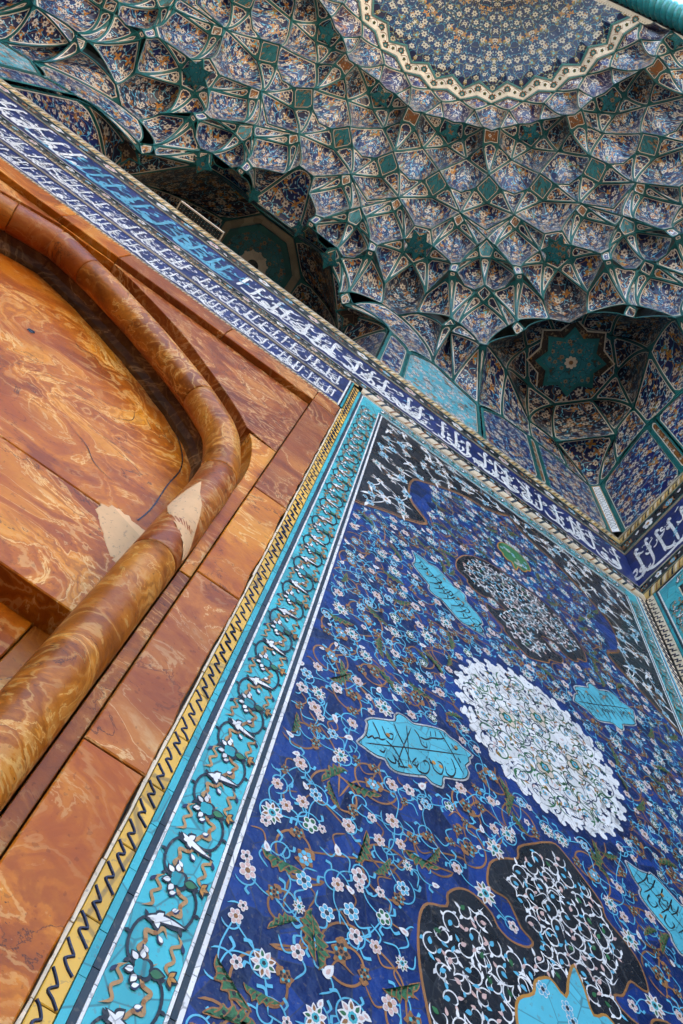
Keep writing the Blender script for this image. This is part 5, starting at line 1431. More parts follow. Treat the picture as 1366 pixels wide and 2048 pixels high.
for i, (x, z) in enumerate(order):
    R = rv.uniform(0.058, 0.078); a0 = rv.uniform(0, 6.28); d = rv.choice((-1, 1))
    turns = rv.uniform(1.05, 1.35)
    # link to the nearest earlier spiral
    near = sorted(order[:i], key=lambda q: (q[0] - x) ** 2 + (q[1] - z) ** 2)[:1]
    for s_ in (1, -1):
        sp = [(mx(px, s_), pz) for px, pz in spiral(x, z, R, turns, a0, d, 40)]
        add_vine(vine_b, sp, 0.0044, 0.0016)
        if near:
            q = near[0]; e = (x + R * math.cos(a0), z + R * math.sin(a0))
            mid = ((e[0] + q[0]) / 2 + 0.03 * (1 if d > 0 else -1), (e[1] + q[1]) / 2 + 0.02)
            P = catmull([(mx(u, s_), v) for u, v in (e, mid, q)], 12)
            add_vine(vine_b, P, 0.0040, 0.0015)
        # palmettes on the spiral
        for t, kd, rr_ in ((0.25, 'palmette', 0.037), (0.60, 'bpalmette', 0.019), (0.97, rv.choice(('tpalmette', 'palmette', 'bpalmette')), 0.027)):
            k_ = int(t * 39); px, pz = sp[k_]; qx, qz = sp[max(0, k_ - 2)]
            if not blocked(px, pz, rr_ * 0.9) and PX0 + rr_ < px < PX1 - rr_:
                spots.append((kd, px, pz, rr_, math.atan2(pz - qz, px - qx) + (0.3 if s_ > 0 else -0.3))); taken.append((px, pz, rr_))
small = scatter(0.067, 9000, 0.018)
kinds = ['six', 'blue6', 'green5', 'pink5', 'lotus', 'lotus', 'six', 'lotus']
for i, (x, z) in enumerate(small):
    R = rv.uniform(0.022, 0.036); a0 = rv.uniform(0, 6.28); d = rv.choice((-1, 1)); kd = rv.choice(kinds); fr_ = rv.uniform(0.0145, 0.0215) * (1.2 if kd == 'lotus' else 0.90)
    near = sorted(small, key=lambda q: (q[0] - x) ** 2 + (q[1] - z) ** 2)[1:3]
    for s_ in (1, -1):
        sp = [(mx(px, s_), pz) for px, pz in spiral(x, z, R, 1.0, a0, d, 26)]
        add_vine(vine_t, sp, 0.0029, 0.0020)
        for q in near:
            if q < (x, z): continue
            mid = ((x + q[0]) / 2 + rv.uniform(-.02, .02), (z + q[1]) / 2 + rv.uniform(-.015, .015))
            P = catmull([(mx(u, s_), v) for u, v in ((x, z), mid, q)], 10)
            add_vine(vine_t, P, 0.0026, 0.0021)
        cx_, cz_ = sp[-1]
        if all((cx_ - a) ** 2 + (cz_ - b) ** 2 > (fr_ + c * 0.6) ** 2 for a, b, c in taken):
            spots.append((kd, cx_, cz_, fr_, rv.uniform(0, 6.28))); taken.append((cx_, cz_, fr_))
        for t in (0.1, 0.3, 0.5):
            k_ = int(t * 25); px, pz = sp[k_]
            aa = math.atan2(pz - cz_, px - cx_) + rv.uniform(-.5, .5)
            if blocked(px, pz, 0.02) or not PX0 + 0.02 < px < PX1 - 0.02: continue
            # curled leaf
            L = rv.uniform(0.014, 0.024)
            strip(leafs, catmull([(px, pz), (px + L * 0.6 * math.cos(aa), pz + L * 0.6 * math.sin(aa)), (px + L * math.cos(aa + 0.6), pz + L * math.sin(aa + 0.6))], 4), [0.003] * 4 + [0.0055] * 5, 0.0023)
        px, pz = sp[0]
        if rv.random() < 0.75 and all((px - a) ** 2 + (pz - b) ** 2 > (0.010 + c * 0.7) ** 2 for a, b, c in taken) and not blocked(px, pz, 0.014):
            spots.append((rv.choice(('bud', 'pink5', 'bud')), px, pz, rv.uniform(0.009, 0.0125), rv.uniform(0, 6.28))); taken.append((px, pz, 0.01))
# fill what is still bare with single blossoms on short curved stems
for _ in range(9000):
    x, z = rv.uniform(PX0 + 0.016, PCX), rv.uniform(ZLO, 3.6)
    if blocked(x, z, 0.016): continue
    dmin = min((x - a) ** 2 + (z - b) ** 2 for a, b, c in taken) ** 0.5
    if dmin < 0.041: continue
    kd = rv.choice(('six', 'pink5', 'blue6', 'bud', 'lotus', 'bpalmette')); r = rv.uniform(0.011, 0.018); a = rv.uniform(0, 6.28); d = rv.choice((-1, 1))
    for s_ in (1, -1):
        spots.append((kd, mx(x, s_), z, r, a)); taken.append((mx(x, s_), z, r))
        for q, w_ in ((a, 0.05), (a + 2.2, 0.04), (a + 4.1, 0.045)):
            P = catmull([(mx(x, s_), z), (mx(x + 0.6 * w_ * math.cos(q), s_), z + 0.6 * w_ * math.sin(q)), (mx(x + w_ * math.cos(q + 0.7 * d), s_), z + w_ * math.sin(q + 0.7 * d))], 8)
            add_vine(vine_t if q != a else vine_b, P, 0.0031, 0.0019)
FA.part(panel, vine_b, 'brown_vine', G['brown'])['kind'] = 'stuff'
FA.part(panel, vine_t, 'turquoise_vine', G['cyan'])['kind'] = 'stuff'
FA.part(panel, leafs, 'curled_leaves', G['cyan'])['kind'] = 'stuff'
def camd(sp): return math.sqrt(sp[1] ** 2 + 1 + sp[2] ** 2) / sp[3]
spots.sort(key=camd)
acc = {}
acc_sp = {}
cnt = {}
for kd, x, z, r, rot in spots:
    nm = 'palmette' if 'palmette' in kd else ('bud' if kd == 'bud' else 'flower')
    cnt[nm] = cnt.get(nm, 0) + 1
    off = 0.0026 + 0.0003 * (cnt[nm] % 3)
    if cnt[nm] <= 280: put_flower(FA, panel, kd, x, z, r, rot, off, nm)
    else: bake_flower(acc, kd, x, z, r, rot, off)
for nm, (q, m_) in acc.items(): FA.part(panel, q, 'far_flowers', m_)['kind'] = 'stuff'
# blossoms of the black spandrel
vw, vo_ = MB(), MB()
pts_ = []
for _ in range(4000):
    x, z = rv.uniform(PX0, PCX), rv.uniform(2.6, PZT)
    if in_sp(x, z) and all((x - a) ** 2 + (z - b) ** 2 > 0.076 ** 2 for a, b in pts_): pts_.append((x, z))
for i, (x, z) in enumerate(pts_):
    a0 = rv.uniform(0, 6.28); d = rv.choice((-1, 1)); kd = rv.choice(('white5', 'lotus', 'white5', 'blue6')); r = rv.uniform(0.018, 0.027)
    near = sorted(pts_, key=lambda q: (q[0] - x) ** 2 + (q[1] - z) ** 2)[1:3]
    for s_ in (1, -1):
        for q in near:
            P = catmull([(mx(u, s_), v) for u, v in ((x, z), ((x + q[0]) / 2 + 0.014 * d, (z + q[1]) / 2 + 0.012), q)], 6)
            strip(vw if i % 3 else vo_, P, 0.0042 if i % 3 else 0.005, 0.0024, 0)
        poly(vw, leafpts(mx(x, s_), z, 0.062, 0.013, (a0 if s_ > 0 else math.pi - a0), 0.3), 0.0027)
        put_flower(FA, spn, kd, mx(x, s_), z, r, rv.uniform(0, 6.28), 0.0031, 'blossom')
        for j in range(4):
            aa = rv.uniform(0, 6.28); q = rv.uniform(0.028, 0.04); px, pz = mx(x, s_) + q * math.cos(aa), z + q * math.sin(aa)
            if in_sp(px, pz): bake_flower(acc_sp, rv.choice(('blue6', 'tpalmette', 'bud', 'bpalmette')), px, pz, rv.uniform(0.008, 0.013), aa, 0.0029)
FA.part(spn, vw, 'white_stems', G['white'])['kind'] = 'stuff'
if vo_.v: FA.part(spn, vo_, 'ochre_stems', G['brown'])['kind'] = 'stuff'
for nm, (q, m_) in acc_sp.items(): FA.part(spn, q, 'small_blossoms', m_)['kind'] = 'stuff'

# ------------------------------------------------------------------ wall tops, corner niche and door niche
def rel(dx, dy, h): return np.array((X0 + dx, Y0 + dy, h))
def pz(nm, m=0):
    r, t, h = ND[nm]
    return polar(r, 2 * m - t if m else t, h)
WD = 1.0 - Y0            # plan distance from the dome centre to the back wall
def wl(x, h): return np.array((x, 1.0, h))
def m45(p): return np.array((X0 + (p[1] - Y0), Y0 + (p[0] - X0), p[2]))
def m90(p): return np.array((2 * X0 - p[0], p[1], p[2]))
NC = {'tipA': polar(3.35, 46.66, 6.46), 'tipH': polar(3.451, 50.24, 6.46), 'tipG': polar(3.731, 50.16, 6.44), 'tipF': polar(3.904, 47.07, 6.42),
      'nA': rel(2.119, 2.819, 6.0), 'nB': rel(2.489, 3.012, 6.0), 'nC': rel(2.686, 2.985, 5.80)}
wallx = X0 + WD
W1, W2, WO_, W5, WT = wl(0.955, 5.35), wl(1.165, 5.56), wl(1.43, 5.60), wl(1.74, 5.52), wl(1.925, 5.46)
W3, W4, W6, WJ = wl(0.736, 5.50), wl(0.56, 5.63), wl(0.37, 5.42), wl(0.20, 5.60)
T = NC
zb, zbm = pz('zb'), pz('zb', MM)
custom = [   # (name, material, top, bottom, bulge, mirror about 45 too?)
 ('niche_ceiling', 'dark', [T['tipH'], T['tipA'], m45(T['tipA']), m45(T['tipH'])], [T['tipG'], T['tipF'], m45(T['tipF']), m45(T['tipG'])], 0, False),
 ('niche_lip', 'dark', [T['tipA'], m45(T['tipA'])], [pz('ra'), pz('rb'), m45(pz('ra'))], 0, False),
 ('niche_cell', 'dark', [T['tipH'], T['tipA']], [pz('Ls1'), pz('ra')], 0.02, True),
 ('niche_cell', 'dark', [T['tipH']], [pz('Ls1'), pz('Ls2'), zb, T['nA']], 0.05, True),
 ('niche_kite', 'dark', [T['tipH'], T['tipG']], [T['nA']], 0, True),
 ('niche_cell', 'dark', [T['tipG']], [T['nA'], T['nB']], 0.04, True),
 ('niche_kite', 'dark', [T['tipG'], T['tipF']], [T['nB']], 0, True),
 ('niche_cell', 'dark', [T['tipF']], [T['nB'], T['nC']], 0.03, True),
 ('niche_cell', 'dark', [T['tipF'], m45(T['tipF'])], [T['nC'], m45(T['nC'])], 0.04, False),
 ('foot_cell', 'cell', [zb, T['nA']], [W1, W2], 0.02, True),
 ('foot_cell', 'cell', [T['nA'], T['nB']], [W2, WO_], 0.01, True),
 ('foot_cell', 'cell', [T['nB'], T['nC']], [WO_, W5], 0.01, True),
 ('foot_cell', 'cell', [T['nC']], [W5, WT], 0.02, True),
 ('foot_cell', 'cell', [T['nC'], m45(T['nC'])], [WT, m45(WT)], 0.04, False),
 ('foot_triangle', 'kite', [zbm], [W3, W1], 0, True),
 ('pendant_foot', 'kite', [zbm, zb], [W1, W1], 0, True),
 ('foot_triangle', 'dark', [pz('L1', MM), pz('Ls2', MM)], [zbm], 0, True),
 ('foot_cell', 'cell', [pz('Ls3', MM), pz('Ls2', MM)], [W4, W3], 0.04, True),
 ('foot_triangle', 'kite', [pz('Ls2', MM)], [W3, zbm], 0, True),
]
r67 = lambda nm, s=1: polar(ND[nm][0], 67.5 + s * (ND[nm][1] - 45.0), ND[nm][2])
custom += [
 ('foot_kite', 'kite', [r67('rb'), r67('ra', -1), pz('Ls1', MM)], [W4], 0, True),
 ('foot_cell', 'cell', [polar(3.25, 73.2, 6.05), r67('ra', 1), r67('rb')], [WJ, W6, W4], 0.03, True),
 ('foot_triangle', 'dark', [pz('Ls1', MM), pz('Ls3', MM)], [W4], 0, True),
]
def cfacet(nm, mt, tp, bt, bul):
    mb = MB(); patch(mb, tp, bt, 11, 9, bul); vpart(mb, nm, MQ[mt])
    loop = list(tp) + list(bt)[::-1]
    q = MB()
    for a, b in zip(loop, loop[1:] + loop[:1]):
        if np.linalg.norm(a - b) > 0.03: rib_mesh(q, a, b)
    return q
q_all = MB()
def merge(dst, src):
    if src.v: dst.add(src.v, src.f)
for nm, mt, tp, bt, bul, both_ in custom:
    merge(q_all, cfacet(nm, mt, tp, bt, bul))
    if both_: merge(q_all, cfacet(nm, mt, [m45(p) for p in tp[::-1]], [m45(p) for p in bt[::-1]], bul))
    merge(q_all, cfacet(nm, mt, [m90(p) for p in tp[::-1]], [m90(p) for p in bt[::-1]], bul))
    if both_: merge(q_all, cfacet(nm, mt, [m90(m45(p)) for p in tp], [m90(m45(p)) for p in bt], bul))
vpart(q_all, 'rib_net', G['teal'])['kind'] = 'stuff'
cc_ = rel(2.536, 2.536, 6.45)
flat_star('niche_star', cc_, 6.452, 0.335, 0.262, 8, 45 + 11, [G['cream'], MQ['chain']], 0.016, inner=0.96)
flat_star('niche_star', cc_, 6.436, 0.268, 0.196, 8, 45 + 11, [G['teal'], MQ['turq']], 0.016)
cl_ = m90(cc_)
flat_star('niche_star', cl_, 6.452, 0.335, 0.262, 8, 135 - 11, [G['cream'], MQ['chain']], 0.016, inner=0.96)
flat_star('niche_star', cl_, 6.436, 0.268, 0.196, 8, 135 - 11, [G['teal'], MQ['turq']], 0.016)
mb = MB()
for rr_, dz, mi in ((0.05, 0, 0), (0.018, 0.002, 1)):
    pl = rosette(cc_[0], cc_[1], rr_, 8, 0.25); mb.add([W(x, y, 6.408 - dz) for x, y in pl], [list(range(len(pl)))], mi)
vpart(mb, 'star_rosette', [G['cream'], G['brown']])

# flat panels on the wall between the frieze and the cells
def wall_panel(fr, name, label, chain, z0, mat, off=0.0, cat='tile panel', lab=True, two=None):
    """chain: top outline (x, z) from left to right"""
    x0, x1 = chain[0][0], chain[-1][0]
    th = fr.thing(name, label, cat, x0, z0)
    mb = MB()
    n = 15; m = 11
    xs_ = np.linspace(x0, x1, n)
    tops = np.interp(xs_, [c[0] for c in chain], [c[1] for c in chain])
    pts, uv, ed = [], [], []
    a_, b_ = uv_rnd.uniform(0, 20), uv_rnd.uniform(0, 20)
    bound = np.array([(x0, z0), (x0, chain[0][1])] + list(chain) + [(x1, z0), (x0, z0)], float)
    bound3 = np.c_[bound, np.zeros(len(bound))]
    for j in range(m):
        for i in range(n):
            z = z0 + (tops[i] - z0) * j / (m - 1)
            pts.append((xs_[i], z, off)); uv.append((xs_[i] + a_, z + b_))
    ed = seg_dist(np.array([(p[0], p[1], 0.0) for p in pts]), bound3)
    mb.add(pts, [(j * n + i, j * n + i + 1, (j + 1) * n + i + 1, (j + 1) * n + i) for j in range(m - 1) for i in range(n - 1)], 0, uv, ed.tolist())
    fr.part(th, mb, 'field', MQ[mat])
    mb = MB()
    loop = [(x0, z0)] + list(chain) + [(x1, z0)]
    for a, b in zip(loop[:-1], loop[1:]):
        if a == b: continue
        strip(mb, np.array([a, b]), 0.022, off + 0.006)
    fr.part(th, mb, 'moulding', G['teal'])
    return th
ZB = 4.62
for sgn in (1, -1):
    mb = MB(); pts, uv = [], []
    for z in (4.62, 5.6, 6.7):
        for x in (0.2, 0.8, 1.4, 1.97):
            xx = x if sgn > 0 else mirx(x); pts.append(W(xx, 1.045, z)); uv.append((xx, z))
    mb.add(pts, [(4 * j + i, 4 * j + i + 1, 4 * j + 5 + i, 4 * j + 4 + i) for j in range(2) for i in range(3)], 0, uv, [1.0] * 12)
    vpart(mb, 'wall_lining', MQ['dark'])
for sgn, side in ((1, 'right'), (-1, 'left')):
    def cx2(ch): return ch if sgn > 0 else [(mirx(x), z) for x, z in ch][::-1]
    wall_panel(FA, 'tile_panel', 'narrow floral wall panel at the %s jamb of the dark niche above the frieze' % side, cx2([(0.205, 5.58), (0.365, 5.40)]), ZB, 'panel')
    wall_panel(FA, 'tile_panel', 'turquoise floral wall panel %s of the dark niche above the frieze' % side, cx2([(0.375, 5.40), (0.56, 5.60), (0.736, 5.47), (0.94, 5.34)]), ZB, 'tpanel')
    wall_panel(FA, 'tile_panel', 'blue floral wall panel with ochre rosette above the %s part of the frieze' % side, cx2([(0.975, 5.34), (1.165, 5.54), (1.385, 5.58)]), ZB, 'panel')
    wall_panel(FA, 'tile_panel', 'slim ochre wall strip between blue panels %s of the niche' % side, cx2([(1.392, 5.58), (1.452, 5.58)]), ZB, 'orange')
    wall_panel(FA, 'tile_panel', 'blue floral wall panel next to the %s inner corner above the frieze' % side, cx2([(1.46, 5.58), (1.74, 5.50), (1.915, 5.45)]), ZB, 'panel')
for k, (ch, mt, lb) in enumerate((
    ([(0.06, 5.45), (0.25, 5.50), (0.53, 5.58)], 'panel', 'blue floral side wall panel with ochre sprays next to the corner'),
    ([(0.54, 5.58), (0.60, 5.58)], 'orange', 'slim ochre strip between the side wall panels'),
    ([(0.61, 5.58), (0.83, 5.54), (1.02, 5.34)], 'panel', 'blue floral side wall panel beyond the ochre strip'),
    ([(1.03, 5.34), (1.25, 5.47), (1.44, 5.60), (1.63, 5.40)], 'tpanel', 'turquoise floral side wall panel'),
    ([(1.64, 5.40), (2.0, 5.9), (2.6, 5.9), (3.0, 5.6)], 'panel', 'wide blue floral side wall panel towards the front arch'))):
    wall_panel(FB, 'tile_panel', lb, ch, ZB, mt)
# chamfer strip in the corner
th = thing('corner_strip', 'white chamfered corner strip with black scrolls above the frieze', 'corner strip', W(1.925, 1, ZB))
def cwall(a, z, o=0.0):
    d = np.array((wallx - 1.925, 1 - (1 - (wallx - 1.925)), 0)); 
    p0 = np.array((1.925, 1.0)); p1 = np.array((wallx, 1.0 - (wallx - 1.925)))
    p = p0 * (1 - a) + p1 * a + np.array((-1, -1)) * o * 0.7071
    return W(p[0], p[1], z)
inv = Matrix.Translation(Vector(W(1.925, 1, ZB))).inverted()
def cpart(mb, nm, mt):
    o = build(mb, nm, mt, th); o.matrix_parent_inverse = inv; return o
for nm, a0, a1, z1, o, mt in (('edge', 0.0, 1.0, 5.46, 0.0, 'teal'), ('edge_line', 0.10, 0.90, 5.44, 0.003, 'ochre'), ('ground', 0.18, 0.82, 5.42, 0.005, 'white')):
    mb = MB(); mb.add([cwall(a0, ZB + 0.02, o), cwall(a1, ZB + 0.02, o), cwall(a1, z1, o), cwall(a0, z1, o)], [(0, 1, 2, 3)]); cpart(mb, nm, G[mt])
mb = MB(); z = ZB + 0.06
while z < 5.38:
    for ph in (0.0, math.pi):
        P = [(0.5 + 0.24 * math.sin(t + ph), z + 0.045 * t / math.pi) for t in np.linspace(0, math.pi, 10)]
        L = [cwall(a - 0.025, zz_, 0.007) for a, zz_ in P]; R_ = [cwall(a + 0.025, zz_, 0.007) for a, zz_ in P]
        mb.add(L + R_, [(i, i + 1, 11 + i, 10 + i) for i in range(9)])
    z += 0.045
cpart(mb, 'scroll', G['black'])['kind'] = 'stuff'

# door niche behind the back wall, roofed by a turquoise medallion
NZ = 7.34
oct_ = [rel(0.44 * math.sin(math.radians(22.5 + 45 * k)), 3.60 + 0.44 * math.cos(math.radians(22.5 + 45 * k)), NZ) for k in range(8)]
ring = [rel(0.55, 4.35, 6.1), rel(1.0, 3.95, 6.1), rel(1.02, 3.45, 6.05), rel(0.62, 3.06, 6.46), rel(-0.62, 3.06, 6.46), rel(-1.02, 3.45, 6.05), rel(-1.0, 3.95, 6.1), rel(-0.55, 4.35, 6.1)]
q_all = MB()
for k in range(8):
    a, b = oct_[k], oct_[(k + 1) % 8]
    rr_ = ring[k], ring[(k + 1) % 8]
    ctr = (rr_[0] + rr_[1]) / 2; ctr[2] -= 0.0
    if k == 3:
        bt = [ring[3], rel(0.24, 3.10, 6.86), rel(-0.24, 3.10, 6.86), ring[4]]
    else: bt = [rr_[0], rr_[1]]
    merge(q_all, cfacet('door_niche_cell', 'dark', [a, b], bt, 0.06 if k != 3 else 0.0))
for s_ in (1, -1):
    P = [rel(s_ * 1.02, 3.45, 6.05), rel(s_ * 0.62, 3.06, 6.46), rel(s_ * 0.97, 3.19, 6.07)]
    merge(q_all, cfacet('door_niche_kite', 'dark', [P[1]], [P[0], P[2]], 0))
    # side walls of the niche
    merge(q_all, cfacet('door_niche_wall', 'panel', [rel(s_ * 1.24, 3.04, 5.6), rel(s_ * 1.02, 3.45, 6.05), rel(s_ * 1.0, 3.95, 6.1), rel(s_ * 0.55, 4.35, 6.1)], [rel(s_ * 1.24, 3.04, 4.55), rel(s_ * 1.2, 3.45, 4.55), rel(s_ * 1.1, 3.95, 4.55), rel(s_ * 0.55, 4.38, 4.55)], 0))
    merge(q_all, cfacet('door_niche_cell', 'dark', [rel(s_ * 1.02, 3.45, 6.05), rel(s_ * 0.97, 3.19, 6.07)], [rel(s_ * 1.24, 3.04, 5.6)], 0))
merge(q_all, cfacet('door_niche_wall', 'panel', [rel(-0.55, 4.35, 6.1), rel(0.55, 4.35, 6.1)], [rel(-0.55, 4.38, 4.55), rel(0.55, 4.38, 4.55)], 0))
def at90(nm, s_): r, t, h = ND[nm]; return polar(r, 90 - s_ * (t - 45.0), h)
s5 = {s_: rel(s_ * 0.226, 3.075, 6.88) for s_ in (1, -1)}
merge(q_all, cfacet('bridge_cell', 'cell', [at90('w2', 1), at90('w2', -1)], [s5[1], s5[-1]], 0.02))
for s_ in (1, -1):
    merge(q_all, cfacet('bridge_kite', 'kite', [at90('w2', s_), at90('u2', s_)], [s5[s_], at90('v2', s_)], 0))
    merge(q_all, cfacet('bridge_kite', 'dark', [s5[s_]], [at90('v2', s_), at90('br2', s_)], 0))
    k0 = polar(2.98, 90 - s_ * 11.25, 6.50); b2_ = polar(3.105, 90 - s_ * 11.25, 6.45)
    merge(q_all, cfacet('bridge_cell', 'cell', [s5[s_]], [at90('br3', s_), at90('br4', s_), k0, b2_], 0.02))
    P2_ = rel(s_ * 0.97, 3.19, 6.07); P1_ = rel(s_ * 0.62, 3.06, 6.46)
    def lo73(nm): r, t, h = ND[nm]; return polar(r, t + 22.5 if s_ > 0 else 180 - t - 22.5, h)
    merge(q_all, cfacet('bridge_kite', 'dark', [b2_, P1_], [lo73('L1'), P2_], 0))
    merge(q_all, cfacet('bridge_kite', 'dark', [lo73('L1')], [lo73('Ls2'), P2_], 0))
    wj = rel(s_ * 1.255, WD, 5.60)
    merge(q_all, cfacet('bridge_kite', 'dark', [lo73('Ls2'), P2_], [wj], 0))
    merge(q_all, cfacet('bridge_kite', 'dark', [lo73('Ls1'), lo73('Ls2')], [wj], 0))
    flat_star('jamb_star', P2_, 6.055, 0.125, 0.062, 5, 90, [G['teal'], MQ['chain']], 0.012)
    c5 = rel(s_ * 0.226, 3.04, 6.87); flat_star('lip_star', c5, 6.866, 0.075, 0.038, 5, 90, [G['teal'], MQ['turq']], 0.012)
    c6 = rel(s_ * 0.585, 3.02, 6.46); flat_star('lip_star', c6, 6.452, 0.085, 0.045, 4, 90, [G['teal'], MQ['turq']], 0.012)
vpart(q_all, 'rib_net', G['teal'])['kind'] = 'stuff'
mo = rel(0, 3.60, NZ)
flat_star('door_medallion', mo, NZ, 0.43, 0.40, 8, 22.5, [G['tan'], MQ['dark']], 0.004)
flat_star('door_medallion', mo, NZ - 0.012, 0.36, 0.335, 8, 22.5, [G['teal'], MQ['turq']], 0.004)
mb = MB()
for k in range(12):
    a = 2 * math.pi * k / 12
    pl = rosette(mo[0] + 0.105 * math.cos(a), mo[1] + 0.105 * math.sin(a), 0.036, 5, 0.3, a); mb.add([W(x, y, NZ - 0.032) for x, y in pl], [list(range(len(pl)))], 0)
pl = rosette(mo[0], mo[1], 0.10, 12, 0.05); mb.add([W(x, y, NZ - 0.034) for x, y in pl], [list(range(len(pl)))], 0)
pl = rosette(mo[0], mo[1], 0.055, 12, 0.02); mb.add([W(x, y, NZ - 0.037) for x, y in pl], [list(range(len(pl)))], 1)
vpart(mb, 'medallion_rosette', [G['cream'], G['black']])

# shelf board on the frieze in front of the door niche
bdn = thing('shelf_board', 'small dark patterned board jutting out from the frieze below the dark niche', 'shelf', W(-1.035, 1, ZB))
inv2 = Matrix.Translation(Vector(W(-1.035, 1, ZB))).inverted()
for nm, lo, hi, mt in (('board', (-1.172, 0.948, 4.624), (-0.898, 1.03, 4.634), 'black'), ('front_edge', (-1.176, 0.940, 4.620), (-0.894, 0.9475, 4.640), 'cream'), ('side_edge', (-0.8975, 0.948, 4.620), (-0.892, 1.02, 4.638), 'cream'), ('side_edge', (-1.178, 0.948, 4.620), (-1.1725, 1.02, 4.638), 'cream')):
    mb = MB(); mb.box(W(*lo), W(*hi)); o = build(mb, nm, G[mt], bdn); o.matrix_parent_inverse = inv2
mb = MB()
for i in range(14):
    for j in range(4):
        x, y = -1.16 + i * 0.019, 0.956 + j * 0.011
        mb.add([W(x + 0.0022 * math.cos(a), y + 0.0022 * math.sin(a), 4.6235) for a in np.linspace(0, 5.2, 6)], [list(range(6))], (i + j) % 2)
o = build(mb, 'studs', [G['cream'], G['turq2']], bdn); o.matrix_parent_inverse = inv2; o['kind'] = 'stuff'

# ------------------------------------------------------------------ crowning rosette inside the zigzag rim
mb = MB()
NA = 32
rim_in = []
for i in range(2 * 16 + 1):
    th_ = i * 5.625
    r = 1.440 if i % 2 == 0 else 1.355
    h = 9.0 if i % 2 == 0 else 9.03
    rim_in.append((r, th_, h))
def cap_h(r):
    return float(np.interp(r, [0, 0.3, 0.6, 0.9, 1.05, 1.2, 1.36, 1.44], [10.20, 10.07, 9.86, 9.58, 9.42, 9.23, 9.035, 9.0]))
pts, uv, ed = [], [], []
nr = 14
for (r, th_, h) in rim_in:
    for k in range(nr + 1):
        q = r * k / nr
        z = cap_h(q) if k < nr else h
        p = polar(q, th_, z); pts.append(W(*p))
        f_ = (th_ / 11.25) % 2; f_ = f_ if f_ < 1 else 2 - f_
        uv.append((q * math.radians(11.25) * f_ * 1.0 + 3.0, q + 5.0)); ed.append(9.0)
m = nr + 1
mb.add(pts, [(i * m + k, i * m + k + 1, (i + 1) * m + k + 1, (i + 1) * m + k) for i in range(len(rim_in) - 1) for k in range(nr)], 0, uv, ed)
MQ['rosette'] = floral('rosette mosaic', (0.004, 0.008, 0.042), vine=(0.03, 0.17, 0.22), fl=(0.50, 0.42, 0.29), big=(C_OLIVE, (0.20, 0.13, 0.02), C_TURQ), frame=False, scale=1.05, spec=0.12, dens=1.0)
vpart(mb, 'crown_field', MQ['rosette'])
q_all = MB()
def ring_strip(mb, f0, f1, dz, mi=0):
    """zigzag ring between fractions of the rim band"""
    pts = []
    for i in range(33):
        th_ = i * 5.625
        a = (1.440, 9.0) if i % 2 == 0 else (1.355, 9.03)
        b = (1.547, 8.93) if i % 2 == 0 else (1.495, 8.93)
        for f_ in (f0, f1):
            r = a[0] * (1 - f_) + b[0] * f_; h = a[1] * (1 - f_) + b[1] * f_
            pts.append(W(*polar(r, th_, h - dz)))
    uvs = [(i * 0.05 + 2 * (j % 2) * 0.05, (j % 2) * 0.1) for i in range(33) for j in range(2)]
    mb.add(pts, [(2 * i, 2 * i + 1, 2 * i + 3, 2 * i + 2) for i in range(32)], mi)
mb = MB(); ring_strip(mb, 0.0, 1.0, 0.0); vpart(mb, 'rim_band', glaze('rim glaze', (0.74, 0.65, 0.53), 0.4, 0.12, crack=False))
for nm, f0, f1, mt in (('rim_line', -0.10, 0.06, 'teal'), ('rim_line', 0.08, 0.11, 'black'), ('rim_line', 0.90, 0.93, 'black'), ('rim_line', 0.95, 1.06, 'teal')):
    mb = MB(); ring_strip(mb, f0, f1, 0.006); vpart(mb, nm, G[mt])
fm = MB()
poly(fm, rosette(0, 0, 1.0, 8, 0.25), 0.0, 0); poly(fm, rosette(0, 0, 0.62, 8, 0.1), -0.06, 1); poly(fm, rosette(0, 0, 0.30, 6, 0.1), -0.1, 2)
fme = fm.mesh('rim_flower', [G['brown'], G['turq2'], G['cream']])
fs = MB(); poly(fs, rosette(0, 0, 1.0, 5, 0.4), 0.0, 0); poly(fs, rosette(0, 0, 0.4, 5, 0.2), -0.06, 1)
fse = fs.mesh('rim_bud', [G['green'], G['brown']])
tend = MB()
for i in range(33):
    th_ = i * 5.625
    r = (1.440 + 1.547) / 2 if i % 2 == 0 else (1.355 + 1.495) / 2
    h = 8.965 if i % 2 == 0 else 8.98
    p = polar(r, th_, h - 0.012)
    o = link('rim_flower', fme, vault); o.matrix_parent_inverse = vault_inv
    o.matrix_basis = Matrix.Translation(W(*p)) @ Matrix.Rotation(math.radians(th_), 4, 'Z') @ Matrix.Diagonal((0.036 * S, 0.036 * S, 0.05, 1))
    if i < 32:
        r2 = (1.4935 + 1.425) / 2
        for dth in (2.8125,):
            p2 = polar(r2, th_ + dth, 8.958)
            o = link('rim_bud', fse, vault); o.matrix_parent_inverse = vault_inv
            o.matrix_basis = Matrix.Translation(W(*p2)) @ Matrix.Rotation(math.radians(th_ * 3), 4, 'Z') @ Matrix.Diagonal((0.017 * S, 0.017 * S, 0.05, 1))
            for s_ in (1, -1):
                P = [polar(r2 + s_ * 0.034 * math.sin(t), th_ + dth - 1.9 + 3.8 * t / math.pi, 8.962) for t in np.linspace(0, math.pi, 7)]
                L = [W(*(q_ + np.array((0, 0, 0)))) for q_ in P]; R_ = [W(q_[0] * 1, q_[1] + 0.006, q_[2]) for q_ in P]
                tend.add(L + R_, [(k, k + 1, 8 + k, 7 + k) for k in range(6)])
vpart(tend, 'rim_tendrils', G['brown'])['kind'] = 'stuff'

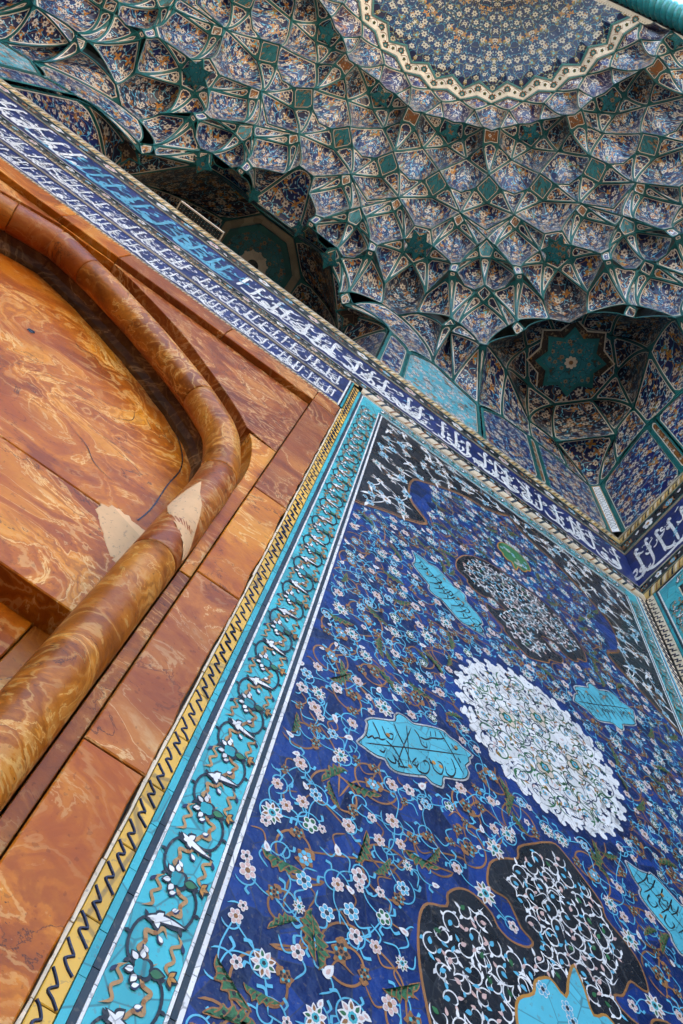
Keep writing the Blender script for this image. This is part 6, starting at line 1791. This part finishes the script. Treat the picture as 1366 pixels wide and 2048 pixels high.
# ------------------------------------------------------------------ front arch with its twisted rope moulding
def arch_z(dx):
    return float(np.interp(abs(dx), [0, 0.4, 0.8, 1.05, 1.45, 1.96, 2.4, 2.75, 2.95, 3.04], [10.32, 10.05, 9.72, 9.48, 9.07, 8.59, 8.0, 7.2, 6.3, 5.2]))
arch = thing('front_arch', 'front arch edge with pale zigzag band over the vault mouth', 'arch', W(X0, Y0, arch_z(0)))
ainv = Matrix.Translation(Vector(W(X0, Y0, arch_z(0)))).inverted()
def apart(mb, nm, mt, smooth=False):
    o = build(mb, nm, mt, arch, smooth); o.matrix_parent_inverse = ainv; return o
dxs = np.concatenate([np.linspace(-3.04, -2.4, 12), np.linspace(-2.3, 2.3, 60), np.linspace(2.4, 3.04, 12)])
def arch_sweep(prof, nm, mt, step=1):
    """prof: list of (dy, dz) offsets from the arch line"""
    mb = MB(); pts = []
    for dx in dxs:
        for dy, dz in prof: pts.append(W(X0 + dx, Y0 + dy, arch_z(dx) + dz))
    k = len(prof)
    mb.add(pts, [(i * k + j, i * k + j + 1, (i + 1) * k + j + 1, (i + 1) * k + j) for i in range(len(dxs) - 1) for j in range(k - 1)])
    return apart(mb, nm, mt)
arch_sweep([(0.03, 0.30), (0.012, 0.0), (-0.012, -0.012)], 'arch_fillet', G['teal'])
arch_sweep([(-0.0125, -0.012), (-0.062, -0.012)], 'arch_band', G['cream'])
arch_sweep([(-0.0625, -0.010), (-0.075, -0.006), (-0.22, 0.10), (-0.25, 0.4)], 'arch_soffit', G['black'])
mb = MB()
n_ = 260
al = np.linspace(-2.9, 2.9, n_)
for i in range(n_ - 1):
    x = al[i]; x2 = x + 0.010
    for (a, b, c_, d) in ((0.0, -0.018, 0.003, -0.034), (0.003, -0.034, 0.010, -0.040), (0.010, -0.040, 0.012, -0.056)):
        A = (X0 + x + a, Y0 + b, arch_z(x) - 0.0145); B2 = (X0 + x + c_, Y0 + d, arch_z(x) - 0.0145)
        mb.add([W(A[0] - 0.0025, A[1], A[2]), W(A[0] + 0.0025, A[1], A[2]), W(B2[0] + 0.0025, B2[1], B2[2]), W(B2[0] - 0.0025, B2[1], B2[2])], [(0, 1, 2, 3)])
apart(mb, 'arch_zigzag', G['brown'])['kind'] = 'stuff'
rope = thing('rope_moulding', 'thick turquoise twisted rope moulding along the front arch', 'moulding', W(X0, Y0 - 0.2, arch_z(0)))
rinv = Matrix.Translation(Vector(W(X0, Y0 - 0.2, arch_z(0)))).inverted()
mb = MB(); pts = []
ns, na_ = 1500, 24
xs_ = np.linspace(-3.0, 3.0, ns)
cl = np.array([(X0 + x, Y0 - 0.175, arch_z(x) - 0.01) for x in xs_])
arcl = np.r_[0, np.cumsum(np.linalg.norm(np.diff(cl, axis=0), axis=1))]
for i in range(ns):
    t = cl[min(i + 1, ns - 1)] - cl[max(i - 1, 0)]; t /= np.linalg.norm(t)
    e1 = np.array((0, 1.0, 0)); e2 = np.cross(t, e1)
    for j in range(na_):
        a = 2 * math.pi * j / na_
        ph = 1.5 * a - arcl[i] * math.pi / 0.075
        rr_ = 0.100 * (0.72 + 0.28 * abs(math.sin(ph)) ** 0.55)
        pts.append(W(*(cl[i] + rr_ * (math.cos(a) * e1 + math.sin(a) * e2))))
mb.add(pts, [(i * na_ + j, i * na_ + (j + 1) % na_, (i + 1) * na_ + (j + 1) % na_, (i + 1) * na_ + j) for i in range(ns - 1) for j in range(na_)])
o = build(mb, 'strands', G['turq2'], rope, True); o.matrix_parent_inverse = rinv

# ------------------------------------------------------------------ side wall tiles
SB = 3.0
th = FB.thing('inscription_frieze', 'navy frieze of white thuluth lettering on the side wall', 'frieze', 0, 4.0)
mb = MB(); rect(mb, 0.0, 4.0, SB, 4.39, 0.0, 0, -0.03); FB.part(th, mb, 'ground', G['navy'])
mb = MB(); write_band(mb, 0.02, SB, 4.008, 4.385, rc, 0.0012, 0, 1, 1.0); FB.part(th, mb, 'lettering', [G['white'], G['cyan']])
mb = MB()
for z in (3.991, 4.3945): mb.box((0, z - 0.003, 0), (SB, z + 0.003, 0.004))
FB.part(th, mb, 'edge_line', G['tan'])
flower_border(FB, 'blossom_border', 'black blossom border under the side wall frieze', 0.003, SB, 3.905, 3.986)
flower_border(FB, 'blossom_border', 'black blossom border along the top of the side wall frieze', 0.003, SB, 4.402, 4.535)
twist_border(FB, 'cable_border', 'yellow cable moulding on top of the side wall frieze', 0.012, SB, 4.545, 4.590, front=0.005)
twist_border(FB, 'cable_border', 'yellow cable moulding below the side wall blossom border', 0.012, SB, 3.84, 3.898)
mb = MB(); mb.box((0.01, 4.594, -0.06), (SB, 4.618, 0.008)); FB.single(mb, 'frieze_cornice', G['tan'], 'thin tan ledge capping the side wall frieze', 'cornice')
b2 = FB.thing('turquoise_border', 'turquoise scroll border of the side wall panel', 'border', 0.055, 0.0)
mb = MB(); slab(mb, [(0.088, 0.0), (0.1845, 0.0), (0.1845, 3.715), (2.9, 3.715), (2.9, 3.815), (0.088, 3.815)], -0.02, 0.0, 0.0004); FB.part(b2, mb, 'ground', G['turq'])
line_frame(FB, b2, [(0.055, 0.0, 0.068, 3.835, 'turq2'), (0.0685, 0.0, 0.080, 3.83, 'slate'), (0.0805, 0.0, 0.0875, 3.82, 'white'), (0.0685, 3.8305, SB, 3.837, 'slate'), (0.0805, 3.8155, SB, 3.821, 'white'), (0.185, 0.0, 0.191, 3.71, 'cream')])
scroll(FB, b2, 0.0, 3.70, 0.136, 0.045, period=0.26); scroll(FB, b2, 0.2, 2.8, 3.765, 0.043, vert=False, period=0.26)
sp2 = FB.thing('side_spandrel', 'side wall spandrel of black scrolls on pale yellow ground', 'spandrel', 0.192, 0.0)
mb = MB(); rect(mb, 0.192, 0.0, 2.9, 3.71, 0.0005, 0, -0.02); FB.part(sp2, mb, 'ground', G['black'])
q1, q2 = MB(), MB()
r9 = random.Random(8)
for k in range(420):
    x, z = r9.uniform(0.22, 1.4), r9.uniform(2.4, 3.69)
    strip(q1, spiral(x, z, r9.uniform(0.03, 0.06), 1.2, r9.uniform(0, 6), r9.choice((1, -1))), 0.009, 0.0012 + 0.0001 * (k % 7))
    poly(q2, leafpts(x, z, 0.04, 0.018, r9.uniform(0, 6)), 0.0022 + 0.0001 * (k % 5))
FB.part(sp2, q1, 'tan_scrolls', G['tan'])['kind'] = 'stuff'; FB.part(sp2, q2, 'leaves', G['turq'])['kind'] = 'stuff'

# ------------------------------------------------------------------ unseen block round the iwan, added to shade the near forecourt
mb = MB()
for lo, hi in (((2.62, -2.6, -1.0), (4.6, 2.4, 12.2)), ((-6.75, -2.6, -1.0), (-4.73, 2.4, 12.2)), ((-6.75, 1.92, -1.0), (4.6, 4.4, 12.2)), ((-6.75, -2.6, 11.2), (4.6, 1.9, 12.2))):
    mb.box(W(*lo), W(*hi))
tag(build(mb, 'portal_shade_block', G['tan']), kind='structure')

# ------------------------------------------------------------------ forecourt
mb = MB(); mb.add([(-900, -900, 0), (900, -900, 0), (900, 900, 0), (-900, 900, 0)], [(0, 1, 2, 3)])
m, nt, b = newmat('pale paving')
tc = nd(nt, 'ShaderNodeTexCoord'); br = nd(nt, 'ShaderNodeTexBrick'); br.inputs['Scale'].default_value = 1.0
br.inputs['Color1'].default_value = (0.095, 0.087, 0.075, 1); br.inputs['Color2'].default_value = (0.08, 0.073, 0.063, 1); br.inputs['Mortar'].default_value = (0.05, 0.045, 0.04, 1)
nt.links.new(tc.outputs['Object'], br.inputs['Vector']); nt.links.new(br.outputs[0], b.inputs['Base Color']); b.inputs['Roughness'].default_value = 0.7
o = build(mb, 'ground', m); tag(o, kind='structure')

# unseen wing and far arcade, added to bounce sunlight into the iwan
mb = MB()
for lo, hi in (((-160, -86, -0.5), (160, -80, 15)), ((15.5, -60, -0.5), (18, -6, 15))):
    mb.box(lo, hi)
m, nt, b = newmat('pale brick'); b.inputs['Base Color'].default_value = (0.58, 0.47, 0.34, 1); b.inputs['Roughness'].default_value = 0.9
tag(build(mb, 'forecourt_bounce_walls', m), kind='structure')
